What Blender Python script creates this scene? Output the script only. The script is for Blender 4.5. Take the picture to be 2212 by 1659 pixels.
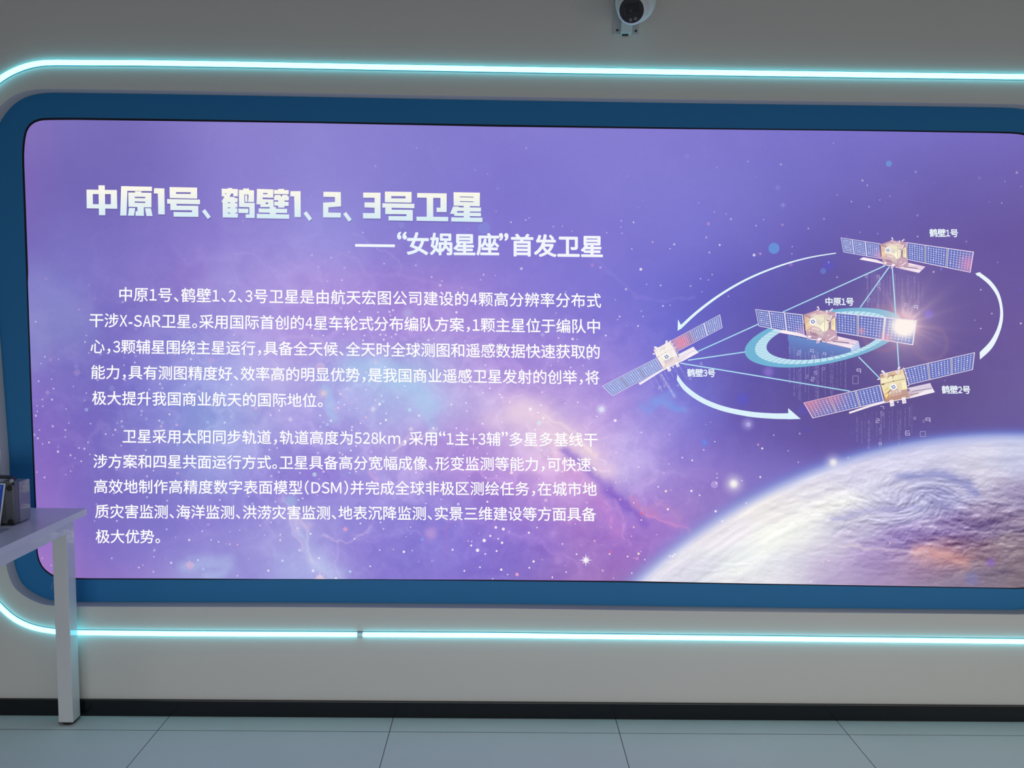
import bpy, bmesh, math, random
import numpy as np
from mathutils import Vector, Matrix

for o in list(bpy.data.objects):
    bpy.data.objects.remove(o, do_unlink=True)
SC = bpy.context.scene
COL = SC.collection
R = math.radians

# ------------------------------------------------------------------ camera
W, H, FPX = 2212.0, 1659.0, 1750.0
CAM_D, CAM_H, PITCH, YAW, ROLL = 2.8142, 1.4437, 0.0839, 0.0114, 0.0121
_f = Vector((math.sin(YAW) * math.cos(PITCH), math.cos(YAW) * math.cos(PITCH), -math.sin(PITCH)))
_r0 = Vector((math.cos(YAW), -math.sin(YAW), 0)); _u0 = _r0.cross(_f)
_r = math.cos(ROLL) * _r0 + math.sin(ROLL) * _u0
_u = -math.sin(ROLL) * _r0 + math.cos(ROLL) * _u0
CAM = Vector((0, -CAM_D, CAM_H))
cd = bpy.data.cameras.new('camera'); cam = bpy.data.objects.new('camera', cd); COL.objects.link(cam)
cd.sensor_fit = 'HORIZONTAL'; cd.sensor_width = 36.0; cd.lens = 36.0 * FPX / W; cd.clip_start = 0.02
cam.matrix_world = Matrix(((_r.x, _u.x, -_f.x, CAM.x), (_r.y, _u.y, -_f.y, CAM.y), (_r.z, _u.z, -_f.z, CAM.z), (0, 0, 0, 1)))
SC.camera = cam

# ------------------------------------------------------------------ world, light, exposure
SC.view_settings.view_transform = 'Standard'; SC.view_settings.look = 'None'
SC.view_settings.exposure = 0.0; SC.view_settings.gamma = 1.0; SC.view_settings.use_curve_mapping = False
wd = bpy.data.worlds.new('room_daylight'); SC.world = wd; wd.use_nodes = True
bg = wd.node_tree.nodes['Background']; bg.inputs[0].default_value = (0.90, 0.96, 1.06, 1); bg.inputs[1].default_value = 0.14


def area(name, loc, target, sx, sy, power, col, spread=180):
    l = bpy.data.lights.new(name, 'AREA'); l.shape = 'RECTANGLE'; l.size = sx; l.size_y = sy
    l.energy = power; l.color = col; l.spread = R(spread)
    o = bpy.data.objects.new(name, l); COL.objects.link(o); o.location = loc
    o.rotation_euler = (Vector(target) - Vector(loc)).to_track_quat('-Z', 'Y').to_euler()
    o['kind'] = 'helper'
    return o


# unseen fill lights added: low and wide behind the viewer, warmer at the right
area('low_fill_light', (0.2, -3.9, 0.50), (0.2, 0, -0.15), 6.0, 0.8, 15.2, (0.97, 0.98, 0.99), 95)
area('warm_fill_light', (3.6, -3.2, 0.7), (1.5, 0, 0.0), 1.6, 1.2, 4.8, (1.0, 0.90, 0.78), 110)


# ------------------------------------------------------------------ helpers
def pix(px, py):
    return (_f + _r * ((px - W / 2) / FPX) + _u * ((H / 2 - py) / FPX))


def P(px, py, Y=0.0):
    d = pix(px, py); return CAM + d * ((Y - CAM.y) / d.y)


def PZ(px, py, Z):
    d = pix(px, py); return CAM + d * ((Z - CAM.z) / d.z)


def lin(c):
    c = np.asarray(c, float) / 255.0
    return np.where(c <= 0.04045, c / 12.92, ((np.maximum(c, 0) + 0.055) / 1.055) ** 2.4)


def rgb(c):
    l = lin(c); return (float(l[0]), float(l[1]), float(l[2]), 1.0)


def mat(name, col, rough=0.5, metal=0.0, spec=0.5, noise=0.0, nscale=8.0, emis=None, estr=0.0, coat=0.0, alpha=1.0, bump=0.0):
    m = bpy.data.materials.new(name); m.use_nodes = True
    nt = m.node_tree; b = nt.nodes['Principled BSDF']
    b.inputs['Base Color'].default_value = rgb(col); b.inputs['Roughness'].default_value = rough
    b.inputs['Metallic'].default_value = metal; b.inputs['Specular IOR Level'].default_value = spec
    b.inputs['Coat Weight'].default_value = coat; b.inputs['Alpha'].default_value = alpha
    if emis:
        b.inputs['Emission Color'].default_value = rgb(emis); b.inputs['Emission Strength'].default_value = estr
    if noise or bump:
        tc = nt.nodes.new('ShaderNodeTexCoord'); n = nt.nodes.new('ShaderNodeTexNoise')
        n.inputs['Scale'].default_value = nscale; n.inputs['Detail'].default_value = 5
        nt.links.new(tc.outputs['Object'], n.inputs['Vector'])
        if noise:
            mp = nt.nodes.new('ShaderNodeMapRange'); mp.inputs['To Min'].default_value = 1 - noise; mp.inputs['To Max'].default_value = 1 + noise
            mx = nt.nodes.new('ShaderNodeMix'); mx.data_type = 'RGBA'; mx.blend_type = 'MULTIPLY'; mx.inputs[0].default_value = 1
            mx.inputs[6].default_value = rgb(col)
            nt.links.new(n.outputs['Fac'], mp.inputs['Value']); nt.links.new(mp.outputs[0], mx.inputs[7])
            nt.links.new(mx.outputs[2], b.inputs['Base Color'])
        if bump:
            bp = nt.nodes.new('ShaderNodeBump'); bp.inputs['Strength'].default_value = bump; bp.inputs['Distance'].default_value = 0.002
            nt.links.new(n.outputs['Fac'], bp.inputs['Height']); nt.links.new(bp.outputs[0], b.inputs['Normal'])
    return m


def link(name, me, material=None, parent=None):
    o = bpy.data.objects.new(name, me); COL.objects.link(o)
    if material: me.materials.append(material)
    if parent: o.parent = parent
    return o


def tag(o, label=None, cat=None, group=None, kind=None):
    if label: o['label'] = label
    if cat: o['category'] = cat
    if group: o['group'] = group
    if kind: o['kind'] = kind
    return o


def empty(name, loc=(0, 0, 0)):
    o = bpy.data.objects.new(name, None); COL.objects.link(o); o.location = loc
    o.empty_display_size = 0.05
    return o


def from_bm(name, bm, material, parent=None, smooth=False):
    me = bpy.data.meshes.new(name); bmesh.ops.recalc_face_normals(bm, faces=bm.faces[:])
    if smooth:
        for f in bm.faces: f.smooth = True
    bm.to_mesh(me); bm.free()
    o = link(name, me, material)
    if parent:
        o.parent = parent; o.matrix_parent_inverse = Matrix.Translation(-parent.location)
    return o


def box(bm, a, b, bev=0.0, mtx=None):
    a, b = Vector(a), Vector(b)
    r = bmesh.ops.create_cube(bm, size=1.0)
    vs = r['verts']; c = (a + b) / 2; s = b - a
    for v in vs: v.co = Vector((v.co.x * s.x + c.x, v.co.y * s.y + c.y, v.co.z * s.z + c.z))
    if bev:
        es = list({e for v in vs for e in v.link_edges})
        g = bmesh.ops.bevel(bm, geom=es, offset=bev, segments=2, affect='EDGES', profile=0.6)
        vs = list({v for f in g['faces'] for v in f.verts} | {v for v in vs if v.is_valid})
    if mtx:
        for v in vs: v.co = mtx @ v.co
    return vs


def lathe(bm, prof, origin, axis, n=40, cap0=True, cap1=True):
    axis = Vector(axis).normalized(); t = axis.orthogonal().normalized(); s = axis.cross(t)
    rings = []
    for (d, r) in prof:
        rings.append([bm.verts.new(Vector(origin) + axis * d + (t * math.cos(2 * math.pi * k / n) + s * math.sin(2 * math.pi * k / n)) * r) for k in range(n)])
    for a, b in zip(rings, rings[1:]):
        for k in range(n): bm.faces.new((a[k], a[(k + 1) % n], b[(k + 1) % n], b[k]))
    if cap0: bm.faces.new(rings[0])
    if cap1: bm.faces.new(rings[-1])


def sweep(bm, pts, prof, closed=True):
    """sweep a profile (n, y) along a path of points lying in a y=const plane"""
    n = len(pts); rings = []
    for i, p in enumerate(pts):
        a = pts[i - 1] if (closed or i > 0) else p
        b = pts[(i + 1) % n] if (closed or i < n - 1) else p
        t = (b - a).normalized(); nn = Vector((-t.z, 0, t.x))
        rings.append([bm.verts.new(p + nn * q[0] + Vector((0, q[1], 0))) for q in prof])
    m = len(prof); rng = range(n) if closed else range(n - 1)
    for i in rng:
        a, b = rings[i], rings[(i + 1) % n]
        for k in range(m - 1): bm.faces.new((a[k], a[k + 1], b[k + 1], b[k]))
    if not closed:
        bm.faces.new(rings[0]); bm.faces.new(rings[-1])


def fill_loops(bm, loops):
    edges = []
    for lp in loops:
        vs = [bm.verts.new(p) for p in lp]
        for i in range(len(vs)): edges.append(bm.edges.new((vs[i], vs[(i + 1) % len(vs)])))
    bmesh.ops.triangle_fill(bm, use_beauty=True, use_dissolve=False, edges=edges, normal=(0, -1, 0))


def arc(cx, cy, rx, ry, a0, a1, n=12):
    return [(cx + rx * math.cos(R(a0 + (a1 - a0) * k / n)), cy + ry * math.sin(R(a0 + (a1 - a0) * k / n))) for k in range(n + 1)]


# ------------------------------------------------------------------ outlines (photo pixels, clockwise from top left)
def line_y(pts, x):
    xs = [p[0] for p in pts]; ys = [p[1] for p in pts]; return float(np.interp(x, xs, ys))


OPEN_PX = ([(-52, 410), (-50, 360), (-40, 310), (-22, 262), (0, 229), (22, 210), (45, 199), (68, 194), (92, 192), (130, 192.3), (300, 194.5), (500, 198), (1000, 207.5), (1500, 215.5), (1900, 220.6), (2170, 224.5), (2215, 226), (2250, 233), (2280, 255), (2300, 290), (2306, 330)]
           + [(2310, 760), (2312, 1210), (2304, 1265), (2285, 1300), (2255, 1320), (2220, 1327.5)]
           + [(2170, 1327), (1640, 1322), (1100, 1314.5), (600, 1311.3), (280, 1310.7), (160, 1310.3), (122, 1309), (94, 1306.5), (69, 1297), (48, 1285), (30, 1269), (20, 1248), (13, 1222), (9, 1190), (3, 1000), (-20, 700)])
PRINT_PX = ([(47.3, 345), (48, 318), (51, 293), (55, 279), (62, 268.5), (72, 260.5), (84, 256.2), (97, 254.3), (150, 254.0), (400, 257.5), (700, 262.8), (1100, 269.6), (1500, 276), (1840, 280), (2150, 284), (2195, 285), (2215, 288), (2230, 297), (2240, 312), (2243, 335)]
            + [(2250, 760), (2256, 1215), (2252, 1240), (2242, 1258), (2225, 1269), (2205, 1272.5)]
            + [(2150, 1271.3), (1640, 1263), (1340, 1258), (1100, 1255.6), (840, 1253), (600, 1252), (440, 1252.5), (180, 1251.8), (140, 1251), (119, 1247.5), (105, 1240.5), (91, 1228.5), (83, 1214), (79, 1200), (77, 1180), (75.5, 1110), (72, 1030), (67, 900), (56.5, 600), (49.5, 400)])
LED_PX = (arc(112, 320, 187, 184.5, 180, 270, 14)[1:] + [(300, 136.3), (500, 139.3), (800, 145), (1100, 150.5), (1500, 156.8), (1900, 162.6), (2212, 166.4), (2260, 167)] + arc(2260, 340, 165, 173, 270, 360, 12)[1:]
          + [(2428, 760), (2430, 1230)] + arc(2275, 1235, 155, 151, 0, 90, 12)[1:]
          + [(2212, 1385), (1800, 1380.5), (1300, 1374.6), (1080, 1371.8), (778, 1370), (400, 1368.3), (175, 1366)] + [(150, 1365.6), (122, 1364), (83, 1358), (55, 1349), (28, 1334.5), (0, 1309), (-25, 1279), (-45, 1243), (-57, 1200), (-62, 1150)] + [(-75, 700)])


def chaikin(p, it=2):
    for _ in range(it):
        q = []
        for i in range(len(p)):
            a, b = p[i], p[(i + 1) % len(p)]
            if math.hypot(a[0] - b[0], a[1] - b[1]) < 4: q.append(a); continue
            t = 0.25 if math.hypot(a[0] - b[0], a[1] - b[1]) < 60 else 12 / math.hypot(a[0] - b[0], a[1] - b[1])
            q.append((a[0] + (b[0] - a[0]) * t, a[1] + (b[1] - a[1]) * t)); q.append((b[0] - (b[0] - a[0]) * t, b[1] - (b[1] - a[1]) * t))
        p = q
    return p


OPEN_PX = chaikin(OPEN_PX); PRINT_PX = chaikin(PRINT_PX, 1); LED_PX = chaikin(LED_PX, 1)

# ------------------------------------------------------------------ structure
M_wall = mat('wall_paint', (212, 210, 205), rough=0.62, spec=0.25, noise=0.02, nscale=2.5, bump=0.03)
M_blue = mat('blue_paint', (40, 124, 182), rough=0.45, spec=0.3, noise=0.03, nscale=3)
M_base = mat('baseboard_black', (20, 22, 27), rough=0.16, spec=0.35, noise=0.05)
REC = 0.046

bm = bmesh.new()
XL, XR, ZT = -4.6, 4.8, 3.1
rect = [(XL, 0, 0), (XR, 0, 0), (XR, 0, ZT), (XL, 0, ZT)]
opening = [P(x, y, 0) for x, y in OPEN_PX]
fill_loops(bm, [rect, opening])
for i in range(len(opening)):
    a, b = opening[i], opening[(i + 1) % len(opening)]
    bm.faces.new([bm.verts.new(v) for v in (a, b, b + Vector((0, REC, 0)), a + Vector((0, REC, 0)))])
bmesh.ops.remove_doubles(bm, verts=bm.verts[:], dist=1e-5)
box(bm, (XL, 0.12, 0), (XR, 0.2, ZT))
o = from_bm('wall_back', bm, M_wall); tag(o, 'pale grey wall with a long round-cornered recess', 'wall', kind='structure')

bm = bmesh.new()
po = [P(x, y, REC) for x, y in PRINT_PX]
fill_loops(bm, [[(-2.1, REC, 0.2), (2.25, REC, 0.2), (2.25, REC, 2.4), (-2.1, REC, 2.4)], po])
for i in range(len(po)):
    a, b = po[i], po[(i + 1) % len(po)]
    bm.faces.new([bm.verts.new(v) for v in (a, b, b + Vector((0, 0.006, 0)), a + Vector((0, 0.006, 0)))])
bmesh.ops.remove_doubles(bm, verts=bm.verts[:], dist=1e-5)
o = from_bm('trim_1', bm, M_blue); tag(o, 'dark blue border panel set back around the glowing poster', 'border panel', kind='structure')

# floor: tiles 0.8 m with thin joints
def floor_material():
    m = bpy.data.materials.new('floor_tiles'); m.use_nodes = True; nt = m.node_tree; b = nt.nodes['Principled BSDF']
    b.inputs['Roughness'].default_value = 0.34; b.inputs['Specular IOR Level'].default_value = 0.35
    g = nt.nodes.new('ShaderNodeNewGeometry'); s = nt.nodes.new('ShaderNodeSeparateXYZ'); nt.links.new(g.outputs['Position'], s.inputs[0])

    def mth(op, a, v=None, w=None):
        n = nt.nodes.new('ShaderNodeMath'); n.operation = op
        for i, q in enumerate((a, v, w)):
            if q is None: continue
            if isinstance(q, (int, float)): n.inputs[i].default_value = q
            else: nt.links.new(q, n.inputs[i])
        return n.outputs[0]

    def joint(sock, off):
        fr = mth('FRACT', mth('DIVIDE', mth('SUBTRACT', sock, off), 0.8))
        return mth('MULTIPLY', mth('MINIMUM', fr, mth('SUBTRACT', 1.0, fr)), 0.8)
    dx = joint(s.outputs[0], -1.1799); dy = joint(s.outputs[1], -0.1089)
    d = mth('MINIMUM', dx, dy)
    mask = mth('LESS_THAN', d, 0.0013)
    n = nt.nodes.new('ShaderNodeTexNoise'); n.inputs['Scale'].default_value = 1.7; n.inputs['Detail'].default_value = 6
    nt.links.new(g.outputs['Position'], n.inputs['Vector'])
    cr = nt.nodes.new('ShaderNodeValToRGB'); cr.color_ramp.elements[0].position = 0.3; cr.color_ramp.elements[1].position = 0.7
    cr.color_ramp.elements[0].color = rgb((226, 225, 222)); cr.color_ramp.elements[1].color = rgb((232, 231, 228))
    nt.links.new(n.outputs['Fac'], cr.inputs[0])
    # sparse dark specks of dust
    v = nt.nodes.new('ShaderNodeTexVoronoi'); v.inputs['Scale'].default_value = 3.1; nt.links.new(g.outputs['Position'], v.inputs['Vector'])
    spk = mth('LESS_THAN', v.outputs['Distance'], 0.009)
    mm = mth('MAXIMUM', mask, spk)
    mx = nt.nodes.new('ShaderNodeMix'); mx.data_type = 'RGBA'
    nt.links.new(mm, mx.inputs[0]); nt.links.new(cr.outputs[0], mx.inputs[6]); mx.inputs[7].default_value = rgb((52, 58, 64))
    nt.links.new(mx.outputs[2], b.inputs['Base Color'])
    bp = nt.nodes.new('ShaderNodeBump'); bp.inputs['Strength'].default_value = 0.5; bp.inputs['Distance'].default_value = 0.001
    nt.links.new(mth('MINIMUM', d, 0.004), bp.inputs['Height']); nt.links.new(bp.outputs[0], b.inputs['Normal'])
    return m


bm = bmesh.new(); box(bm, (XL, -5.2, -0.06), (XR, 0.0, 0.0))
o = from_bm('floor', bm, floor_material()); tag(o, 'large pale grey-blue glazed floor tiles', 'floor', kind='structure')
bm = bmesh.new()
zb = P(1106, 1518.5, -0.012).z
box(bm, (XL, -0.012, 0.0), (XR, 0.0, zb), bev=0.0015)
o = from_bm('baseboard_back', bm, M_base); tag(o, 'glossy black baseboard along the foot of the grey wall', 'baseboard', kind='structure')

# ------------------------------------------------------------------ LED strip
def ink_material():
    m = bpy.data.materials.new('backlit_print'); m.use_nodes = True; nt = m.node_tree
    for n in list(nt.nodes): nt.nodes.remove(n)
    out = nt.nodes.new('ShaderNodeOutputMaterial'); e = nt.nodes.new('ShaderNodeEmission')
    a = nt.nodes.new('ShaderNodeVertexColor'); a.layer_name = 'ink'
    tc = nt.nodes.new('ShaderNodeNewGeometry'); n = nt.nodes.new('ShaderNodeTexNoise')
    n.inputs['Scale'].default_value = 330; n.inputs['Detail'].default_value = 1     # weave of the stretched fabric
    nt.links.new(tc.outputs['Position'], n.inputs['Vector'])
    mp = nt.nodes.new('ShaderNodeMapRange'); mp.inputs['From Min'].default_value = 0.25; mp.inputs['From Max'].default_value = 0.75
    mp.inputs['To Min'].default_value = 0.965; mp.inputs['To Max'].default_value = 1.035
    nt.links.new(n.outputs['Fac'], mp.inputs['Value'])
    nt.links.new(a.outputs['Color'], e.inputs['Color']); nt.links.new(mp.outputs[0], e.inputs['Strength'])
    nt.links.new(e.outputs[0], out.inputs['Surface'])
    return m


M_ink = ink_material()


def glow(name, col, strength):
    m = bpy.data.materials.new(name); m.use_nodes = True; nt = m.node_tree
    b = nt.nodes['Principled BSDF']; b.inputs['Base Color'].default_value = (0.6, 0.7, 0.72, 1); b.inputs['Roughness'].default_value = 0.4
    b.inputs['Emission Color'].default_value = col; b.inputs['Emission Strength'].default_value = strength
    return m


M_led = glow('led_diffuser', (0.135, 0.85, 1.0, 1), 5.4)
M_chan = mat('led_channel_shade', (60, 105, 130), rough=0.5)  # dark blue: shade of the gaps beside the strip put into the colour
led = empty('led_strip_light', P(1106, 150, 0)); tag(led, 'cyan glowing light strip looping on the wall around the recessed poster', 'light strip')
lp = [P(x, y, 0) for x, y in LED_PX]
PXM = CAM_D / FPX
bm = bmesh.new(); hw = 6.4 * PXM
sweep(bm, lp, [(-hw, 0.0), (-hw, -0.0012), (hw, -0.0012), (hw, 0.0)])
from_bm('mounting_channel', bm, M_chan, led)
i_sp = min(range(len(LED_PX)), key=lambda i: math.hypot(LED_PX[i][0] - 778, LED_PX[i][1] - 1370))
prof = [(hw_, y_) for hw_, y_ in [(-5.1 * PXM, -0.001), (-5.0 * PXM, -0.006), (-3.4 * PXM, -0.0092), (0, -0.0105), (3.4 * PXM, -0.0092), (5.0 * PXM, -0.006), (5.1 * PXM, -0.001)]]
# the two runs of diffuser meet at a dim splice under the poster
yspl = 1370
path_px = LED_PX[i_sp + 1:] + LED_PX[:i_sp]
a0 = [(771.5, yspl)] + [p for p in path_px if not (760 < p[0] < 796 and p[1] > 1300)] + [(784.5, yspl + .1)]
bm = bmesh.new(); sweep(bm, [P(x, y, 0) for x, y in a0], prof, closed=False)
from_bm('diffuser', bm, M_led, led, smooth=True)
bm = bmesh.new(); sweep(bm, [P(x, yspl, 0) for x in (771.8, 778, 784.2)], [(q[0] * .95, q[1] * .9) for q in prof], closed=False)
from_bm('splice_joint', bm, glow('led_splice', (0.12, 0.36, 0.42, 1), 0.35), led)

# ------------------------------------------------------------------ printed artwork, painted on a grid
rng = np.random.default_rng(11)
GS = 2.2
GX = np.arange(20, 2275, GS); GY = np.arange(236, 1292, GS)
UX, UY = np.meshgrid(GX, GY)


def vnoise(x, y, seed):
    """smooth value noise"""
    g = np.random.default_rng(seed).random((256, 256))
    xi = np.floor(x).astype(int); yi = np.floor(y).astype(int); fx = x - xi; fy = y - yi
    fx = fx * fx * fx * (fx * (fx * 6 - 15) + 10); fy = fy * fy * fy * (fy * (fy * 6 - 15) + 10)
    q = lambda a, b: g[(b) % 256, (a) % 256]
    return (q(xi, yi) * (1 - fx) + q(xi + 1, yi) * fx) * (1 - fy) + (q(xi, yi + 1) * (1 - fx) + q(xi + 1, yi + 1) * fx) * fy


def fbm(x, y, seed, octv=5, gain=0.5):
    s = 0; a = 1; t = 0
    for k in range(octv):
        c, sn = math.cos(0.6 * k), math.sin(0.6 * k)
        s = s + a * vnoise((c * x - sn * y) * 2 ** k + 17.3 * k, (sn * x + c * y) * 2 ** k + 5.1 * k, seed + k); t += a; a *= gain
    return s / t


def ridge(x, y, seed, octv=4):
    s = 0; a = 1; t = 0
    for k in range(octv):
        n = 1 - np.abs(2 * vnoise(x * 2 ** k + 9.7 * k, y * 2 ** k + 3.3 * k, seed + k) - 1); s = s + a * n ** 3; t += a; a *= 0.55
    return s / t


ROWS = {
    275: [(55, 130, 112, 186), (150, 120, 110, 184), (300, 118, 108, 184), (500, 140, 130, 205), (700, 140, 132, 208), (1000, 132, 124, 206), (1200, 134, 126, 208), (1500, 130, 122, 206), (1700, 124, 117, 203), (1900, 122, 114, 200), (2220, 118, 106, 190)],
    400: [(55, 124, 104, 181), (150, 114, 103, 180), (300, 117, 107, 185), (500, 136, 125, 205), (700, 145, 137, 213), (900, 133, 126, 207), (1100, 127, 118, 206), (1300, 132, 125, 210), (1500, 130, 124, 210), (1700, 119, 113, 198), (1900, 112, 103, 184), (2100, 111, 99, 176), (2220, 111, 97, 170)],
    520: [(65, 120, 106, 184), (150, 122, 113, 190), (300, 128, 115, 196), (450, 142, 126, 206), (600, 150, 140, 215), (700, 150, 145, 220), (900, 135, 125, 208), (1100, 130, 119, 208), (1300, 130, 120, 209), (1500, 122, 118, 208), (1650, 114, 107, 194), (1800, 106, 96, 177), (2000, 104, 89, 164), (2220, 105, 88, 160)],
    620: [(75, 133, 131, 202), (150, 128, 125, 200), (250, 128, 117, 196), (400, 150, 130, 206), (500, 163, 150, 220), (650, 174, 150, 220), (800, 156, 131, 212), (950, 160, 135, 212), (1100, 140, 124, 212), (1250, 130, 121, 212), (1400, 117, 114, 208), (1550, 104, 99, 194), (1700, 99, 91, 174), (1850, 98, 85, 160), (2000, 100, 85, 155), (2220, 108, 90, 160)],
    720: [(80, 140, 136, 201), (160, 134, 135, 201), (250, 124, 114, 195), (400, 145, 139, 212), (500, 160, 150, 218), (620, 172, 150, 220), (750, 165, 145, 218), (900, 160, 131, 211), (1050, 160, 136, 213), (1200, 148, 129, 212), (1350, 130, 119, 212), (1450, 109, 108, 208), (1600, 104, 97, 184), (1800, 98, 85, 160), (2000, 100, 85, 155), (2220, 112, 92, 160)],
    800: [(80, 131, 117, 197), (160, 119, 108, 190), (250, 120, 112, 196), (400, 145, 145, 215), (500, 160, 165, 225), (620, 180, 170, 225), (700, 165, 160, 225), (800, 172, 188, 230), (880, 175, 195, 233), (1000, 175, 156, 219), (1100, 170, 141, 216), (1250, 164, 140, 218), (1350, 145, 130, 215), (1450, 117, 115, 209), (1600, 104, 94, 179), (1800, 95, 82, 155), (2000, 98, 82, 152), (2220, 112, 95, 160)],
    880: [(75, 132, 111, 196), (200, 119, 108, 191), (330, 128, 126, 205), (450, 150, 165, 222), (560, 170, 170, 225), (650, 163, 153, 221), (750, 169, 165, 226), (850, 175, 185, 231), (950, 186, 186, 233), (1050, 200, 180, 226), (1120, 213, 190, 226), (1200, 190, 165, 222), (1300, 178, 150, 220), (1400, 150, 140, 220), (1500, 119, 117, 210), (1600, 104, 91, 174), (1800, 98, 84, 154), (2000, 100, 85, 150), (2220, 112, 98, 160)],
    960: [(85, 135, 110, 194), (200, 122, 108, 192), (330, 135, 131, 206), (430, 150, 160, 220), (550, 160, 160, 222), (650, 154, 140, 215), (750, 165, 155, 222), (850, 174, 154, 220), (950, 175, 145, 216), (1050, 180, 146, 216), (1150, 212, 188, 225), (1220, 228, 195, 222), (1300, 194, 170, 223), (1380, 170, 155, 225), (1480, 134, 120, 208), (1600, 114, 99, 184), (1750, 105, 88, 165), (1900, 104, 91, 164)],
    1040: [(85, 141, 112, 196), (200, 122, 108, 192), (350, 128, 120, 200), (450, 145, 145, 215), (600, 145, 131, 212), (700, 145, 126, 213), (800, 160, 146, 219), (900, 165, 145, 216), (1000, 170, 136, 213), (1100, 185, 146, 216), (1200, 200, 160, 218), (1260, 185, 150, 215), (1340, 196, 182, 231), (1420, 171, 147, 217), (1520, 145, 121, 202), (1620, 131, 116, 196)],
    1110: [(90, 150, 116, 197), (200, 122, 108, 191), (350, 125, 115, 199), (500, 140, 130, 211), (620, 160, 150, 218), (720, 150, 140, 216), (850, 140, 128, 211), (950, 140, 125, 211), (1050, 150, 125, 209), (1150, 165, 131, 211), (1250, 180, 131, 207), (1330, 150, 116, 206), (1420, 166, 126, 206), (1500, 152, 126, 198)],
    1180: [(95, 152, 116, 196), (200, 130, 112, 196), (350, 135, 125, 206), (500, 150, 140, 213), (640, 170, 166, 226), (720, 160, 150, 220), (800, 145, 130, 213), (900, 135, 124, 211), (1000, 134, 120, 211), (1150, 145, 120, 206), (1250, 160, 121, 197), (1350, 160, 115, 198), (1420, 156, 116, 200)],
    1250: [(100, 162, 119, 196), (200, 142, 116, 191), (330, 150, 130, 206), (420, 160, 164, 220), (550, 150, 140, 213), (640, 164, 174, 228), (720, 164, 160, 222), (800, 140, 128, 209), (950, 131, 115, 204), (1100, 135, 115, 201), (1200, 150, 115, 191), (1300, 160, 119, 187), (1420, 165, 125, 190)],
}
cp = []
for y_, r_ in ROWS.items():
    for q in r_: cp.append((q[0], y_, q[1], q[2], q[3]))
cp = np.array(cp, float)
wx = UX + 26 * (fbm(UX / 120, UY / 120, 100) - 0.5) * 2; wy = UY + 26 * (fbm(UX / 120, UY / 120, 200) - 0.5) * 2
def blur(a, r):
    for ax in (0, 1):
        for _ in range(2):
            k = int(r); pad = [(0, 0)] * a.ndim; pad[ax] = (k + 1, k)
            c = np.cumsum(np.pad(a, pad, mode='edge'), axis=ax); n = a.shape[ax]
            a = (np.take(c, range(2 * k + 1, 2 * k + 1 + n), axis=ax) - np.take(c, range(0, n), axis=ax)) / (2 * k + 1)
    return a


ry = sorted(ROWS); RI = {y_: np.stack([np.interp(wx, [q[0] for q in ROWS[y_]], [q[k] for q in ROWS[y_]]) for k in (1, 2, 3)], -1) for y_ in ry}
ART = RI[ry[0]].copy()
for y0_, y1_ in zip(ry, ry[1:]):
    t_ = np.clip((wy - y0_) / (y1_ - y0_), 0, 1)[..., None]; ART = np.where(wy[..., None] >= y0_, RI[y0_] * (1 - t_) + RI[y1_] * t_, ART)
ART = blur(ART, 22 / GS)


def blend(alpha, col):
    global ART
    ART = ART * (1 - alpha[..., None]) + np.asarray(col, float) * alpha[..., None]


def add(amount, col):
    global ART
    ART = ART + amount[..., None] * np.asarray(col, float)


def blob(cx, cy, rx, ry=None, ang=0.0, p=2.0):
    ry = ry or rx; c, s = math.cos(R(ang)), math.sin(R(ang))
    x = ((UX - cx) * c + (UY - cy) * s) / rx; y = (-(UX - cx) * s + (UY - cy) * c) / ry
    return np.exp(-(x * x + y * y) ** (p / 2))


def seg_dist(pts, X=None, Y=None):
    X = UX if X is None else X; Y = UY if Y is None else Y
    d = np.full(X.shape, 1e9)
    for (x0, y0), (x1, y1) in zip(pts, pts[1:]):
        dx, dy = x1 - x0, y1 - y0; t = np.clip(((X - x0) * dx + (Y - y0) * dy) / (dx * dx + dy * dy + 1e-9), 0, 1)
        d = np.minimum(d, np.hypot(X - x0 - t * dx, Y - y0 - t * dy))
    return d


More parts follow.
